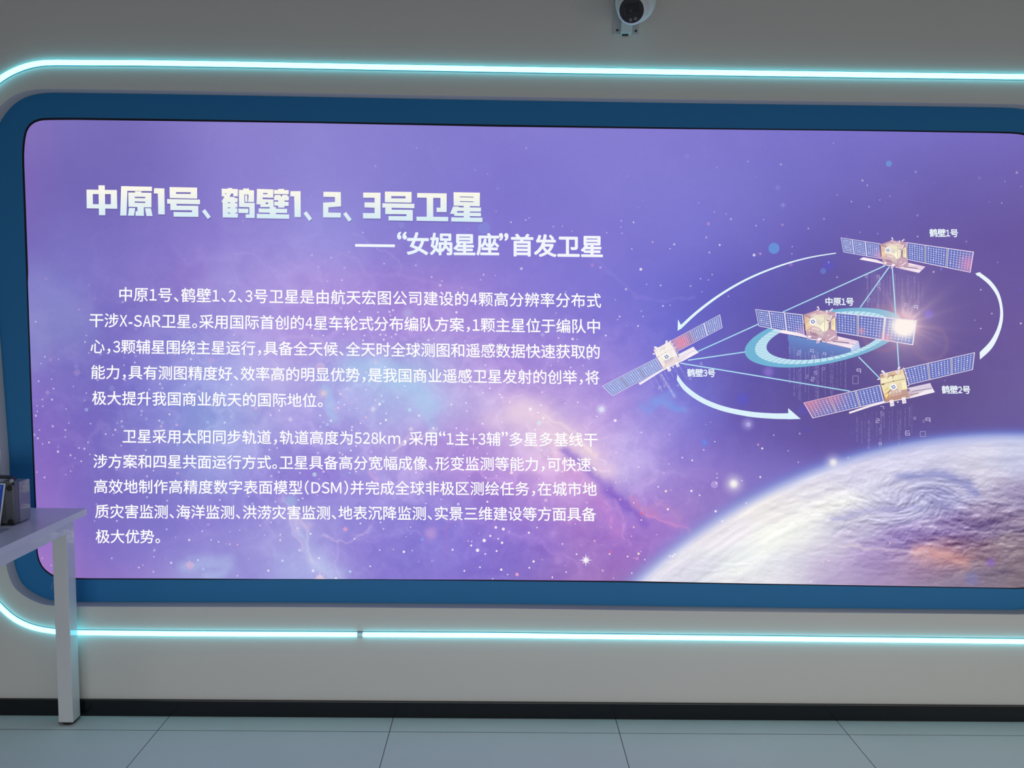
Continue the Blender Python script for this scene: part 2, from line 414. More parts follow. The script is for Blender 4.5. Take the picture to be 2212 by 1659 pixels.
# nebula texture: stronger in the middle of the sheet
zone = np.clip(blob(760, 900, 620, 330, 8, 3) + blob(1250, 1050, 230, 230) * .8 + .10, 0, 1)
n1 = fbm(UX / 95 + fbm(UX / 70, UY / 70, 310) * 2, UY / 95 + fbm(UX / 70, UY / 70, 320) * 2, 300, 6, 0.55) - 0.5
add(n1 * zone, (26, 32, 16))
rg = ridge(UX / 120 + 1.5 * fbm(UX / 60, UY / 60, 410), UY / 80 + 1.5 * fbm(UX / 60, UY / 60, 420), 400, 4)
add((rg - 0.40) * zone, (30, 26, 18))
add(zone, (6, 5, 5))
wX = UX + 9 * (fbm(UX / 26, UY / 26, 510, 4) - .5) * 2; wY = UY + 9 * (fbm(UX / 26, UY / 26, 520, 4) - .5) * 2
STROKES = [
    # polyline, width, colour, alpha
    ([(1120, 890), (1170, 905), (1215, 945), (1262, 985), (1300, 1020)], 30, (238, 212, 226), 0.62),
    ([(1060, 910), (1130, 890), (1180, 895)], 20, (232, 208, 232), 0.45),
    ([(1225, 935), (1262, 965), (1290, 985)], 5, (250, 225, 222), 0.5),
    ([(1180, 900), (1240, 930), (1275, 975)], 3, (250, 232, 232), 0.4),
    ([(1220, 975), (1255, 1000), (1285, 1030), (1320, 1065), (1350, 1100)], 11, (134, 104, 204), 0.62),
    ([(1320, 1060), (1345, 1085), (1372, 1110), (1395, 1135)], 8, (128, 92, 196), 0.5),
    ([(1230, 1020), (1275, 1055), (1310, 1100), (1330, 1150)], 22, (206, 140, 212), 0.42),
    ([(1365, 1085), (1400, 1105), (1440, 1120), (1480, 1140), (1495, 1165)], 9, (196, 138, 204), 0.4),
    ([(1385, 1100), (1430, 1090), (1470, 1118)], 6, (196, 146, 196), 0.35),
    ([(1360, 1075), (1392, 1108), (1420, 1108)], 8, (196, 126, 178), 0.3),
    ([(1395, 1110), (1440, 1125), (1490, 1150)], 2.5, (225, 150, 205), 0.5),
    ([(1330, 1080), (1345, 1130), (1345, 1165)], 3, (208, 150, 220), 0.4),
    ([(760, 790), (830, 800), (890, 835), (935, 870)], 26, (170, 208, 240), 0.5),
    ([(905, 870), (925, 900), (935, 930)], 14, (176, 206, 240), 0.45),
    ([(700, 840), (715, 870), (722, 905)], 10, (168, 205, 238), 0.5),
    ([(860, 960), (900, 945), (945, 925)], 3, (232, 214, 236), 0.5),
    ([(845, 975), (870, 958), (885, 935)], 2.5, (235, 215, 240), 0.45),
    ([(640, 1125), (645, 1150), (660, 1175), (672, 1205), (700, 1235), (718, 1250)], 8, (204, 206, 240), 0.36), ([(650, 1140), (672, 1190), (705, 1235)], 26, (186, 196, 236), 0.35), ([(690, 1215), (735, 1240)], 20, (196, 208, 242), 0.4),
    ([(628, 1120), (634, 1155), (655, 1185)], 3, (222, 200, 232), 0.38),
    ([(650, 1115), (668, 1150), (664, 1180), (680, 1215)], 2.5, (225, 212, 240), 0.38),
    ([(700, 1160), (725, 1172), (755, 1165), (785, 1155), (800, 1135)], 2.4, (222, 196, 232), 0.4),
    ([(728, 1172), (732, 1195), (726, 1220), (733, 1245)], 2.0, (205, 190, 235), 0.36),
    ([(605, 1060), (612, 1085), (635, 1110)], 3.5, (200, 190, 230), 0.4),
    ([(630, 1100), (645, 1125), (670, 1140)], 9, (216, 190, 226), 0.4),
    ([(400, 1225), (440, 1215), (490, 1215), (485, 1235), (450, 1245)], 15, (176, 192, 234), 0.55),
    ([(500, 545), (545, 550), (590, 580), (610, 610)], 2.2, (178, 160, 224), 0.35),
    ([(760, 500), (800, 530), (850, 545), (865, 580), (860, 600)], 2.2, (176, 160, 224), 0.35),
    ([(700, 560), (740, 545), (770, 560), (790, 590)], 2.2, (176, 160, 224), 0.35),
    ([(740, 600), (820, 590), (900, 600), (960, 620)], 4, (176, 148, 220), 0.3),
    ([(1280, 560), (1330, 600), (1370, 640), (1450, 650), (1500, 640)], 3, (150, 135, 222), 0.3),
    ([(610, 730), (660, 725), (700, 740)], 5, (200, 180, 230), 0.35),
    ([(795, 1020), (815, 1035), (830, 1055)], 4, (215, 175, 225), 0.5),
    ([(985, 1090), (965, 1150), (960, 1200)], 3, (168, 122, 205), 0.4),
    ([(540, 800), (600, 810), (660, 830)], 22, (190, 178, 230), 0.3),
    ([(1480, 885), (1440, 870), (1415, 862)], 7, (130, 165, 236), 0.55),
    ([(1395, 880), (1425, 862), (1450, 850)], 12, (128, 158, 236), 0.5),
    ([(1455, 876), (1466, 878)], 6, (120, 150, 232), 0.6),
    ([(60, 700), (85, 745), (80, 790)], 18, (142, 146, 208), 0.4),
    ([(90, 610), (140, 650), (190, 700)], 30, (140, 140, 205), 0.3),
]
for pts, wdt, colr, al in STROKES:
    d = seg_dist(pts, wX, wY); blend(al * np.exp(-(d / wdt) ** 2), colr)

fil = ridge(wX / 34 + wY / 60, wY / 30 - wX / 70, 700, 3)
add(np.clip(fil - .55, 0, 1) * np.clip(blob(1290, 1040, 240, 130, 40) + .6 * blob(700, 1180, 130, 90) + .35 * blob(640, 760, 200, 80), 0, 1), (64, 58, 40))

add(-blob(1880, 790, 300, 170), (6, 5, 11))
# planet limb, atmosphere and clouds
PCX, PCY, PR = 2175.2, 2119.4, 1180.8
rad = np.hypot(UX - PCX, UY - PCY); dep = PR - rad
hz = np.clip((1900 - UX) / 420, 0, 1)                       # the lower left limb is hazier
blend(np.exp(-(np.minimum(dep - 2, 0) / (13 + 9 * hz)) ** 2) * (.88 - .42 * hz), np.array((108, 126, 206.)))
blend(np.exp(-(np.minimum(dep - 6, 0) / (9 + 7 * hz)) ** 2) * .7, np.array((168, 176, 222.)))
ang = np.degrees(np.arctan2(UX - PCX, -(UY - PCY)))        # angle along the limb
s_al = ang * R(1) * PR
SWX, SWY = 1962., 1076.
dsx, dsy = UX - SWX, (UY - SWY) * 1.9
rs = np.hypot(dsx, dsy); th = np.arctan2(dsy, dsx)
tw = 1.7 * np.exp(-(rs / 70) ** 2)
rx_ = np.cos(tw) * dsx - np.sin(tw) * dsy; ry_ = np.sin(tw) * dsx + np.cos(tw) * dsy
ku, kv = (s_al + (rx_ - dsx)) / 150, (dep + (ry_ - dsy) * .55) / 34
warp = fbm(ku * 1.6, kv * .9, 610, 4)
c1 = fbm(ku + 1.1 * warp, kv + 1.6 * warp, 600, 7, 0.6)
c2 = ridge(ku * 1.6 + warp, kv * 1.3 + 2 * warp, 640, 5)
# base tint from control points
PT = [(1400, 1245, 214, 208, 226), (1450, 1220, 222, 216, 226), (1550, 1150, 226, 218, 226), (1650, 1090, 228, 221, 220), (1750, 1050, 216, 210, 222), (1850, 1015, 206, 200, 222), (1950, 985, 196, 192, 222), (2050, 965, 190, 190, 222), (2200, 958, 196, 196, 222),
      (1500, 1235, 210, 208, 220), (1600, 1220, 222, 224, 222), (1700, 1160, 230, 229, 222), (1800, 1090, 229, 226, 220), (1900, 1045, 206, 202, 222), (2000, 1010, 206, 202, 222), (2100, 995, 214, 208, 222), (2200, 1000, 186, 188, 218),
      (1620, 1255, 214, 208, 216), (1700, 1230, 214, 210, 220), (1780, 1190, 206, 198, 214), (1850, 1130, 190, 184, 206), (1950, 1100, 186, 182, 212), (2050, 1060, 156, 154, 198), (2120, 1045, 196, 188, 206), (2200, 1070, 156, 144, 180),
      (1800, 1240, 178, 160, 196), (1880, 1200, 164, 142, 190), (1960, 1170, 152, 132, 186), (2050, 1150, 136, 116, 168), (2130, 1130, 134, 114, 152), (2200, 1130, 134, 118, 146),
      (1880, 1250, 158, 138, 178), (1960, 1225, 152, 128, 164), (2030, 1200, 178, 136, 146), (2100, 1210, 142, 118, 134), (2200, 1200, 128, 110, 126), (2050, 1260, 138, 122, 150), (2130, 1255, 126, 112, 134), (2220, 1260, 122, 106, 116)]
num = np.zeros(UX.shape + (3,)); den = np.zeros(UX.shape)
qx = UX + 40 * (c1 - .5); qy = UY + 40 * (warp - .5)
for q in PT:
    w = np.exp(-(((qx - q[0]) / 62) ** 2 + ((qy - q[1]) / 34) ** 2)) + 1e-9; den += w; num += w[..., None] * np.array(q[2:])
pl = num / den[..., None]
amp = np.clip(0.05 + blob(2000, 1110, 210, 85) * 1.0 + blob(2130, 1150, 200, 110) * .7 + blob(1600, 1230, 190, 36) * .22, 0, 1.1)
pl = pl + ((c1 - 0.5) * 70 * (amp + .30))[..., None] * np.array([1.0, 1.0, .75])
# cloud relief: height field lit from the upper left, as in the printed photograph
hx, hy = UX + (rx_ - dsx) + 30 * (warp - .5), UY + (ry_ - dsy) * .55 + 22 * (c1 - .5)
hh = fbm(hx / 34, (hy - .10 * hx) / 11, 660, 4, .62) + .35 * ridge(hx / 44, (hy + .06 * hx) / 12, 690, 3)
gy_, gx_ = np.gradient(hh)
rel = np.clip((gy_ * 1.0 + gx_ * .5) * 4.0, -1, 1)
stk = fbm(s_al / 130 + .6 * warp, dep / 9 + 1.2 * warp, 720, 5, .6) - .5
pl = pl + (stk * 44 * np.clip(1.15 - dep / 170, .15, 1))[..., None] * np.array([1.0, .98, .8])
pl = pl + (rel * 56 * amp)[..., None] * np.array([1, 1, .9])
for p3, wd_, cl_, al_ in (([(1945, 1030), (2030, 1025), (2085, 1040), (2105, 1065)], 9, (118, 122, 186), .5), ([(1800, 1120), (1900, 1100), (1990, 1098)], 6, (140, 136, 196), .35), ([(1985, 1188), (2030, 1198), (2080, 1210)], 16, (226, 160, 150), .45), ([(1815, 1180), (1900, 1185), (2000, 1195)], 4, (232, 214, 220), .4), ([(1990, 1130), (2080, 1150), (2190, 1150)], 3, (205, 195, 210), .3)):
    d = seg_dist(p3, wX, wY); a_ = (al_ * np.exp(-(d / wd_) ** 2))[..., None]; pl = pl * (1 - a_) + np.array(cl_, float) * a_
edge = np.clip((dep - 2) / 20, 0, 1)
pl = pl * edge[..., None] + np.array((176, 182, 222.)) * (1 - edge)[..., None]
pm = np.clip((dep + 6) / 22, 0, 1); pm = pm * pm * (3 - 2 * pm)
pl = pl * (1.045, 1.05, 1.045) + blob(1700, 1150, 260, 90, -24)[..., None] * np.array((6, 8, 10.))
ART = ART * (1 - pm[..., None]) + pl * pm[..., None]

# soft printed glows: bokeh, lens flare, beam below the middle satellite
for x, y, r_, c_, a_ in [(1585, 1045, 9, (255, 252, 240), 1.0), (1585, 1045, 20, (240, 236, 240), .45), (1800, 999, 8, (250, 246, 240), .95), (1800, 999, 18, (225, 222, 236), .4), (1615, 916, 12, (190, 180, 240), .5), (1660, 803, 11, (160, 130, 225), .55),
                         (2006, 679, 10, (110, 95, 215), .8), (1735, 885, 12, (95, 90, 205), .4), (1605, 863, 14, (90, 92, 215), .45), (1790, 573, 12, (90, 88, 215), .45), (1299, 884, 10, (215, 215, 245), .8), (1522, 956, 8, (100, 140, 240), .5),
                         (931, 1152, 14, (205, 165, 220), .6), (1206, 1210, 11, (190, 150, 220), .5), (880, 677, 12, (185, 180, 225), .6), (698, 850, 10, (222, 200, 215), .55), (2140, 1215, 9, (140, 100, 200), .7), (2100, 1250, 15, (120, 125, 190), .45), (628, 1082, 13, (160, 190, 228), .6), (1046, 493, 13, (135, 140, 215), .5)]:
    blend(a_ * blob(x, y, r_, p=3), c_)
FX, FY = 1952, 702
fl = blob(FX, FY, 30) * .95 + blob(FX, FY, 75) * .38 + blob(FX, FY, 150) * .12
thf = np.arctan2(UY - FY, UX - FX); rf = np.hypot(UX - FX, UY - FY)
rays = sum(np.exp(-(np.angle(np.exp(1j * (thf - R(a)))) / R(w)) ** 2) * k for a, w, k in [(-92, 5, .5), (-60, 4, .4), (-38, 5, .55), (-18, 3, .35), (5, 4, .4), (28, 3, .3), (-120, 5, .4), (55, 4, .2), (-75, 3, .3), (18, 2.5, .3)]) * np.exp(-rf / 48)
FLARE = np.clip(fl + rays * .8, 0, 1)
FLCOL = (255, 240, 228)
flare_bg = ART.copy()
blend(FLARE * .9, (238, 205, 214))
ringd = np.hypot(UX - 2010, UY - 742); blend(.22 * np.exp(-((ringd - 36) / 5) ** 2) + .05 * (ringd < 36), (165, 130, 160))
ringd = np.hypot(UX - 1908, UY - 710); blend(.22 * np.exp(-((ringd - 47) / 5) ** 2) * (np.abs(UY - 710) > 15), (190, 125, 150))


def poly_mask(pts, X=None, Y=None):
    X = UX if X is None else X; Y = UY if Y is None else Y
    m = np.zeros(X.shape, bool); n = len(pts)
    for i in range(n):
        x0, y0 = pts[i]; x1, y1 = pts[(i + 1) % n]
        if y0 == y1: continue
        m ^= ((Y >= min(y0, y1)) & (Y < max(y0, y1)) & (X < x0 + (Y - y0) * (x1 - x0) / (y1 - y0)))
    return m


BEAM = [(1702, 723), (1837, 752), (1838, 766), (1815, 768), (1762, 776), (1730, 778), (1706, 776)]
top_y = 723 + (UX - 1702) * (29 / 135.)
blend(poly_mask(BEAM) * np.clip(1.0 - (UY - top_y) / 62, 0, 1) * .85, (110, 152, 212))
ART = np.clip(ART, 0, 255)


def bg_at(x, y):
    fx = (x - GX[0]) / GS; fy = (y - GY[0]) / GS
    ix = int(min(max(fx, 0), len(GX) - 2)); iy = int(min(max(fy, 0), len(GY) - 2)); ax, ay = min(max(fx - ix, 0), 1), min(max(fy - iy, 0), 1)
    return (ART[iy, ix] * (1 - ax) + ART[iy, ix + 1] * ax) * (1 - ay) + (ART[iy + 1, ix] * (1 - ax) + ART[iy + 1, ix + 1] * ax) * ay


def flare_at(x, y):
    ix = int(np.clip((x - GX[0]) / GS, 0, len(GX) - 1)); iy = int(np.clip((y - GY[0]) / GS, 0, len(GY) - 1)); return FLARE[iy, ix]


YP = 0.049            # plane of the printed sheet
lightbox = empty('lightbox_poster', P(1106, 1256, YP))
tag(lightbox, 'backlit purple space poster with white Chinese text, four satellites and planet, set into the wall', 'lightbox poster')


def px_to_plane(PX, PY, Y):
    """vectorised P()"""
    dx = (PX - W / 2) / FPX; dy = (H / 2 - PY) / FPX
    D = [np.asarray(_f[i] + _r[i] * dx + _u[i] * dy) for i in range(3)]
    t = (Y - CAM.y) / D[1]
    return np.stack([CAM.x + D[0] * t, np.full_like(t, Y), CAM.z + D[2] * t], -1)


def attach(o, parent):
    o.parent = parent       # geometry is in world space: only the top Empty is moved away from the origin
    o.matrix_parent_inverse = Matrix.Identity(4) if parent.parent else Matrix.Translation(-parent.location)
    return o


def mesh_ink(name, verts, faces, colors, parent, layer_is_lin=False):
    me = bpy.data.meshes.new(name); me.from_pydata([tuple(v) for v in verts], [], faces)
    ca = me.color_attributes.new('ink', 'FLOAT_COLOR', 'POINT')
    c = np.ones((len(verts), 4), np.float32); c[:, :3] = lin(np.asarray(colors))
    ca.data.foreach_set('color', c.ravel()); me.materials.append(M_ink)
    o = bpy.data.objects.new(name, me); COL.objects.link(o)
    return attach(o, parent)


def grid_ink(name, mask, parent, Y):
    """quads of the painted grid where mask (per cell) holds"""
    ny, nx = UX.shape; V = px_to_plane(UX, UY, Y).reshape(-1, 3)
    jj, ii = np.nonzero(mask); a = jj * nx + ii
    F = np.stack([a, a + nx, a + nx + 1, a + 1], 1)
    used = np.unique(F); rem = np.full(ny * nx, -1); rem[used] = np.arange(len(used)); F = rem[F]; V = V[used]
    me = bpy.data.meshes.new(name)
    me.vertices.add(len(V)); me.vertices.foreach_set('co', V.astype(np.float32).ravel())
    me.loops.add(F.size); me.loops.foreach_set('vertex_index', F.astype(np.int32).ravel())
    me.polygons.add(len(F)); me.polygons.foreach_set('loop_start', (np.arange(len(F)) * 4).astype(np.int32))
    me.update(calc_edges=True)
    ca = me.color_attributes.new('ink', 'FLOAT_COLOR', 'POINT'); c = np.ones((len(V), 4), np.float32)
    c[:, :3] = lin(ART.reshape(-1, 3)[used]); ca.data.foreach_set('color', c.ravel()); me.materials.append(M_ink)
    o = bpy.data.objects.new(name, me); COL.objects.link(o); return attach(o, parent)


# star specks in the paint-independent layer come later; first the sheet itself, planet as its own part
cell_dep = (dep[:-1, :-1] + dep[1:, 1:]) / 2
inside = poly_mask([(x, y) for x, y in PRINT_PX])
near = inside.copy()
for sh in (4,):
    for dx_ in (-sh, 0, sh):
        for dy_ in (-sh, 0, sh): near |= np.roll(np.roll(inside, dx_, 1), dy_, 0)
cellin = near[:-1, :-1] & near[1:, 1:]
grid_ink('printed_sheet', cellin & (cell_dep < 0), lightbox, YP)
grid_ink('planet_picture', cellin & (cell_dep >= 0), lightbox, YP)

# dark gasket between sheet and blue border
bm = bmesh.new()
gp = PRINT_PX; gl = [P(x, y, REC) for x, y in gp]
for i in range(len(gl)):
    a, b = gl[i], gl[(i + 1) % len(gl)]

    def inner(k):
        t = (gl[(k + 1) % len(gl)] - gl[k - 1]).normalized(); nn = Vector((-t.z, 0, t.x))
        cx, cy = gp[k]; top = cy < 600
        wpx = (3.6 if top else 2.2) + 1.2 * math.sin(cx * .013) * math.sin(cx * .0071 + 1)
        return gl[k] - nn * (wpx * PXM)
    ia, ib = inner(i), inner((i + 1) % len(gl))
    q = [bm.verts.new(v + Vector((0, 0.0012, 0))) for v in (a, b, ib, ia)]; bm.faces.new(q)
bmesh.ops.remove_doubles(bm, verts=bm.verts[:], dist=1e-5)
GASKET = bm


class Ink:
    def __init__(s, layer, step=0.0): s.v = []; s.f = []; s.c = []; s.Y = YP - 0.0004 * layer; s.step = step

    def poly(s, pts, col):
        n = len(s.v); col = np.asarray(col, float)
        cols = np.broadcast_to(col, (len(pts), 3)) if col.ndim == 1 else col
        for p, c in zip(pts, cols): s.v.append(P(p[0], p[1], s.Y)); s.c.append(c)
        s.f.append(tuple(range(n, n + len(pts)))); s.Y -= s.step

    def disc(s, x, y, r, col, n=10, ry=None):
        s.poly([(x + r * math.cos(2 * math.pi * k / n), y + (ry or r) * math.sin(2 * math.pi * k / n)) for k in range(n)], col)

    def line(s, a, b, w, col, col2=None, w2=None):
        a = np.array(a, float); b = np.array(b, float); d = (b - a) / (np.hypot(*(b - a)) + 1e-9); n = np.array((-d[1], d[0]))
        w2 = w if w2 is None else w2; c2 = col if col2 is None else col2
        s.poly([a + n * w / 2, b + n * w2 / 2, b - n * w2 / 2, a - n * w / 2], [col, c2, c2, col])

    def strip(s, L, Rr, col):
        for i in range(len(L) - 1): s.poly([L[i], L[i + 1], Rr[i + 1], Rr[i]], col)

    def build(s, name, parent):
        return mesh_ink(name, s.v, s.f, s.c, parent)


# ------------------------------------------------------------------ lettering
_cu = bpy.data.curves.new('glyph_source', 'FONT'); _cu.size = 1.0; _cu.fill_mode = 'FRONT'; _cu.resolution_u = 3
_go = bpy.data.objects.new('glyph_source', _cu); COL.objects.link(_go)
_cache = {}


def glyph(ch, off=0.0):
    k = (ch, off)
    if off:
        vs, fs = glyph(ch); n = len(vs); V, F = [], []
        for i, (a, b) in enumerate([(off, 0), (-off, 0), (0, off), (0, -off), (off * .7, off * .7), (-off * .7, off * .7), (off * .7, -off * .7), (-off * .7, -off * .7)][:8 if off > .01 else 4]):
            V.append(vs + np.array((a, b))); F += [tuple(q + n * i for q in f) for f in fs]
        return np.concatenate(V), F
    if k not in _cache:
        _cu.body = ch
        bpy.context.view_layer.update()
        me = bpy.data.meshes.new_from_object(_go.evaluated_get(bpy.context.evaluated_depsgraph_get()))
        vs = np.array([(v.co.x, v.co.y) for v in me.vertices]); fs = [tuple(p.vertices) for p in me.polygons]
        bpy.data.meshes.remove(me); _cache[k] = (vs, fs)
    return _cache[k]


ADV = {'P': .62, 'I': .32, 'E': .58, 'T': .58, 'X': .58, '-': .37, 'S': .6, 'A': .61, 'R': .64, 'D': .69, 'M': .81, 'k': .56, 'm': .92, '+': .56, '“': .5, '”': .5, '、': .5, '。': .5, '，': .5, '（': .5, '）': .5}
for d_ in '0123456789': ADV[d_] = .556


def wide(ch):
    return chr(ord(ch) + 0xFEE0) if '!' <= ch <= '~' and ch != '-' else ch


def layout(text):
    """[(char, ink-left x in em at zero tracking, glyph x offset)], list of origins"""
    out = []; x = 0.0
    for ch in text:
        a = ADV.get(ch, 1.0); g, _ = glyph(wide(ch)); lo, hi = g[:, 0].min(), g[:, 0].max()
        off = (a - (hi - lo)) / 2 - lo if a < 1.0 else 0.0
        if ch in '、。，': off = 0.02
        out.append((ch, x, off)); x += a
    return out, x


def text_run(ink, text, em, xl, xr, yl, yr, col, off=0.0, squeeze=1.0, colfn=None):
    """ink edges from xl to xr (None: natural width); yl, yr: height of the middle of the characters at xl and xr(ref 1290)"""
    lay, tot = layout(text)
    g0, _ = glyph(wide(text[0]), off); g1, _ = glyph(wide(text[-1]), off)
    l0 = g0[:, 0].min() + lay[0][2]; r1 = lay[-1][1] + lay[-1][2] + g1[:, 0].max()
    tr = 0.0 if xr is None else ((xr - xl) / em - (r1 - l0)) / max(len(lay) - 1, 1)
    slope = (yr - yl) / ((xr or 1290) - xl)
    for i, (ch, x, o_) in enumerate(lay):
        vs, fs = glyph(wide(ch), off); n = len(ink.v); vs = vs * 1.0
        if ch in ADV and (ch.isascii() and ch != '-' or ch in '“”'):
            lo_, hi_ = vs[:, 0].min(), vs[:, 0].max(); k_ = (ADV[ch] * (.84 if ch.isdigit() or ch in '“”' else .87)) / (hi_ - lo_)
            if ch == '1': k_ = .86
            if ch in '“”': k_ = 1.18; vs[:, 1] = .70 + (vs[:, 1] - .56) * 1.25
            vs[:, 0] = (lo_ + hi_) / 2 + (vs[:, 0] - (lo_ + hi_) / 2) * k_
        X = xl + (vs[:, 0] + x + o_ + i * tr - l0) * em; Yc = yl + (X - xl) * slope
        # keep each letter upright on the sheet: verticals of the poster lean a little in the photo
        lean = -0.0000285 * (X - 1106) - 0.0108
        Yp = Yc - (vs[:, 1] - 0.38) * em * squeeze; Xp = X - (vs[:, 1] - 0.38) * em * (-lean) * -1.0 * -1.0
        PV = px_to_plane(Xp, Yp, ink.Y)
        ink.v.extend(PV.tolist())
        for xx, yy in zip(Xp, Yp): ink.c.append(colfn(xx, yy) if colfn else col)
        ink.f.extend([tuple(n + k for k in f) for f in fs])


WHITE = (255, 255, 255)
BODY1 = [('中原1号、鹤壁1、2、3号卫星是由航天宏图公司建设的4颗高分辨率分布式', 33.0, 257.7, 1298.4, 635.5, 649.5),
         ('干涉X-SAR卫星。采用国际首创的4星车轮式分布编队方案，1颗主星位于编队中', 32.9, 193.3, 1296, 691.5, 705),
         ('心，3颗辅星围绕主星运行，具备全天候、全天时全球测图和遥感数据快速获取的', 32.7, 195.5, 1295.5, 748, 760),
         ('能力，具有测图精度好、效率高的明显优势，是我国商业遥感卫星发射的创举，将', 32.55, 197, 1294.3, 803.5, 815.5),
         ('极大提升我国商业航天的国际地位。', 32.45, 198.8, None, 859.5, 871.5)]
BODY2 = [('卫星采用太阳同步轨道，轨道高度为528km，采用“1主+3辅”多星多基线干', 32.3, 265, 1290.9, 942, 950),
         ('涉方案和四星共面运行方式。卫星具备高分宽幅成像、形变监测等能力，可快速、', 32.2, 201.6, 1289, 996, 1003.5),
         ('高效地制作高精度数字表面模型（DSM）并完成全球非极区测绘任务，在城市地', 32.15, 203.2, 1289, 1050.5, 1056.5),
         ('质灾害监测、海洋监测、洪涝灾害监测、地表沉降监测、实景三维建设等方面具备', 32.1, 205.5, 1287.5, 1104.5, 1111),
         ('极大优势。', 32.0, 206.6, None, 1158.5, 1164)]
for blk, nm in ((BODY1, 'text_line'), (BODY2, 'text_line')):
    for t_, em_, xl_, xr_, yl_, yr_ in blk:
        ik = Ink(4); text_run(ik, t_, em_, xl_, xr_, yl_, yr_, WHITE, off=0.009); ik.build(nm, lightbox)

# subtitle
ik = Ink(4)
SUBC = lambda x, y: (232 + 14 * (x - 800) / 500, 246, 253)
e = np.array
def r8(*p): return [(760 + a / 3.95, 480 + b / 3.95) for a, b in p]
ik.poly(r8((28, 186), (367, 190), (367, 213), (28, 209)), (242, 250, 254))
for ch, c0, c1, ym in [('“', 385, 470, None), ('女', 468, 657, 184), ('娲', 666, 858, 186), ('星', 866, 1055, 190), ('座', 1062, 1258, 190), ('”', 1255, 1337, None), ('首', 1357, 1550, 196), ('发', 1553, 1748, 200), ('卫', 1753, 1945, 206), ('星', 1953, 2143, 206)]:
    vs, fs = glyph(ch, 0.026); n = len(ik.v)
    x0, x1 = 760 + c0 / 3.95, 760 + c1 / 3.95; lo, hi = vs[:, 0].min(), vs[:, 0].max()
    if ym is None:
        ylo, yhi = vs[:, 1].min(), vs[:, 1].max(); yt, yb = (480 + 80 / 3.95, 480 + 148 / 3.95) if ch == '“' else (480 + 92 / 3.95, 480 + 160 / 3.95)
        Yp = yb + (yt - yb) * (vs[:, 1] - ylo) / (yhi - ylo)
    else:
        Yp = 480 + ym / 3.95 - (vs[:, 1] - 0.38) * 50.5
    Xp = x0 + (x1 - x0) * (vs[:, 0] - lo) / (hi - lo); Yp = Yp + (Xp - (x0 + x1) / 2) * 0.011
    ik.v.extend(px_to_plane(Xp, Yp, ik.Y).tolist()); ik.c.extend([SUBC(a, b) for a, b in zip(Xp, Yp)]); ik.f.extend([tuple(n + k for k in f) for f in fs])
ik.build('subtitle_text', lightbox)

# headline: blocky display letters traced stroke by stroke
T = []
def tr(ox, oy, s, *polys):
    for p in polys: T.append([(ox + a / s, oy + b / s) for a, b in p])
S1, S2 = 13.825, 16.59
tr(180, 390, S1,
   [(95, 272), (1003, 283), (1003, 405), (95, 405)], [(95, 272), (280, 272), (290, 830), (102, 830)], [(820, 283), (1003, 283), (1013, 843), (822, 843)], [(100, 705), (1013, 710), (1013, 843), (102, 830)], [(450, 145), (640, 145), (657, 1035), (468, 1035)],
   [(1130, 168), (2050, 185), (2048, 318), (1125, 305)], [(1130, 168), (1320, 168), (1290, 1045), (1102, 1045)], [(1545, 320), (1735, 325), (1735, 400), (1545, 400)],
   [(1340, 355), (1535, 357), (1535, 790), (1350, 785)], [(1848, 362), (2035, 365), (2035, 802), (1850, 800)], [(1535, 357), (1850, 362), (1850, 488), (1535, 484)], [(1535, 522), (1850, 528), (1850, 630), (1535, 622)], [(1535, 660), (1850, 668), (1850, 800), (1535, 790)],
   [(1615, 780), (1805, 780), (1810, 1055), (1560, 1050), (1560, 915), (1615, 920)], [(1365, 818), (1550, 822), (1515, 1050), (1335, 1048)], [(1840, 825), (2020, 830), (2068, 1060), (1888, 1058)])
def hao_lower(): pass
tr(320, 390, S1,
   [(178, 228), (485, 235), (497, 1012), (303, 1008), (290, 390), (170, 385)],
   [(640, 195), (1462, 212), (1463, 352), (642, 345)], [(640, 300), (832, 300), (832, 525), (648, 522)], [(1272, 300), (1463, 300), (1465, 540), (1270, 535)], [(645, 395), (1465, 402), (1465, 540), (648, 522)],
   [(565, 552), (1548, 570), (1550, 710), (568, 688)], [(660, 640), (850, 640), (850, 885), (665, 882)], [(665, 745), (1497, 755), (1497, 890), (665, 882)], [(1310, 755), (1497, 755), (1502, 1085), (1312, 1080)], [(758, 938), (1500, 952), (1500, 1085), (762, 1078)],
   [(1610, 920), (1698, 852), (1870, 1082), (1782, 1150)])
tr(470, 390, S2,
   [(360, 268), (525, 268), (525, 320), (360, 320)],
   [(148, 290), (728, 308), (725, 570), (562, 565), (562, 467), (488, 465), (430, 580), (600, 590), (615, 620), (720, 635), (715, 780), (630, 780), (630, 812), (712, 812), (712, 965), (635, 965), (635, 998), (712, 998), (712, 1150), (640, 1150), (640, 1180), (728, 1180), (725, 1330), (185, 1320), (180, 775), (135, 770), (245, 575), (150, 565)],
   [(915, 285), (1130, 285), (1130, 360), (915, 360)], [(762, 335), (1308, 350), (1308, 510), (762, 500)], [(762, 335), (955, 335), (965, 945), (770, 945)], [(1110, 350), (1308, 350), (1308, 770), (1090, 765), (1110, 600)], [(985, 530), (1060, 530), (1070, 765), (990, 760)],
   [(765, 797), (1330, 802), (1330, 960), (770, 945)], [(1140, 800), (1330, 800), (1330, 1340), (1140, 1340)], [(1005, 1210), (1330, 1215), (1330, 1340), (1010, 1340)], [(748, 1005), (1100, 1010), (1100, 1170), (750, 1160)])
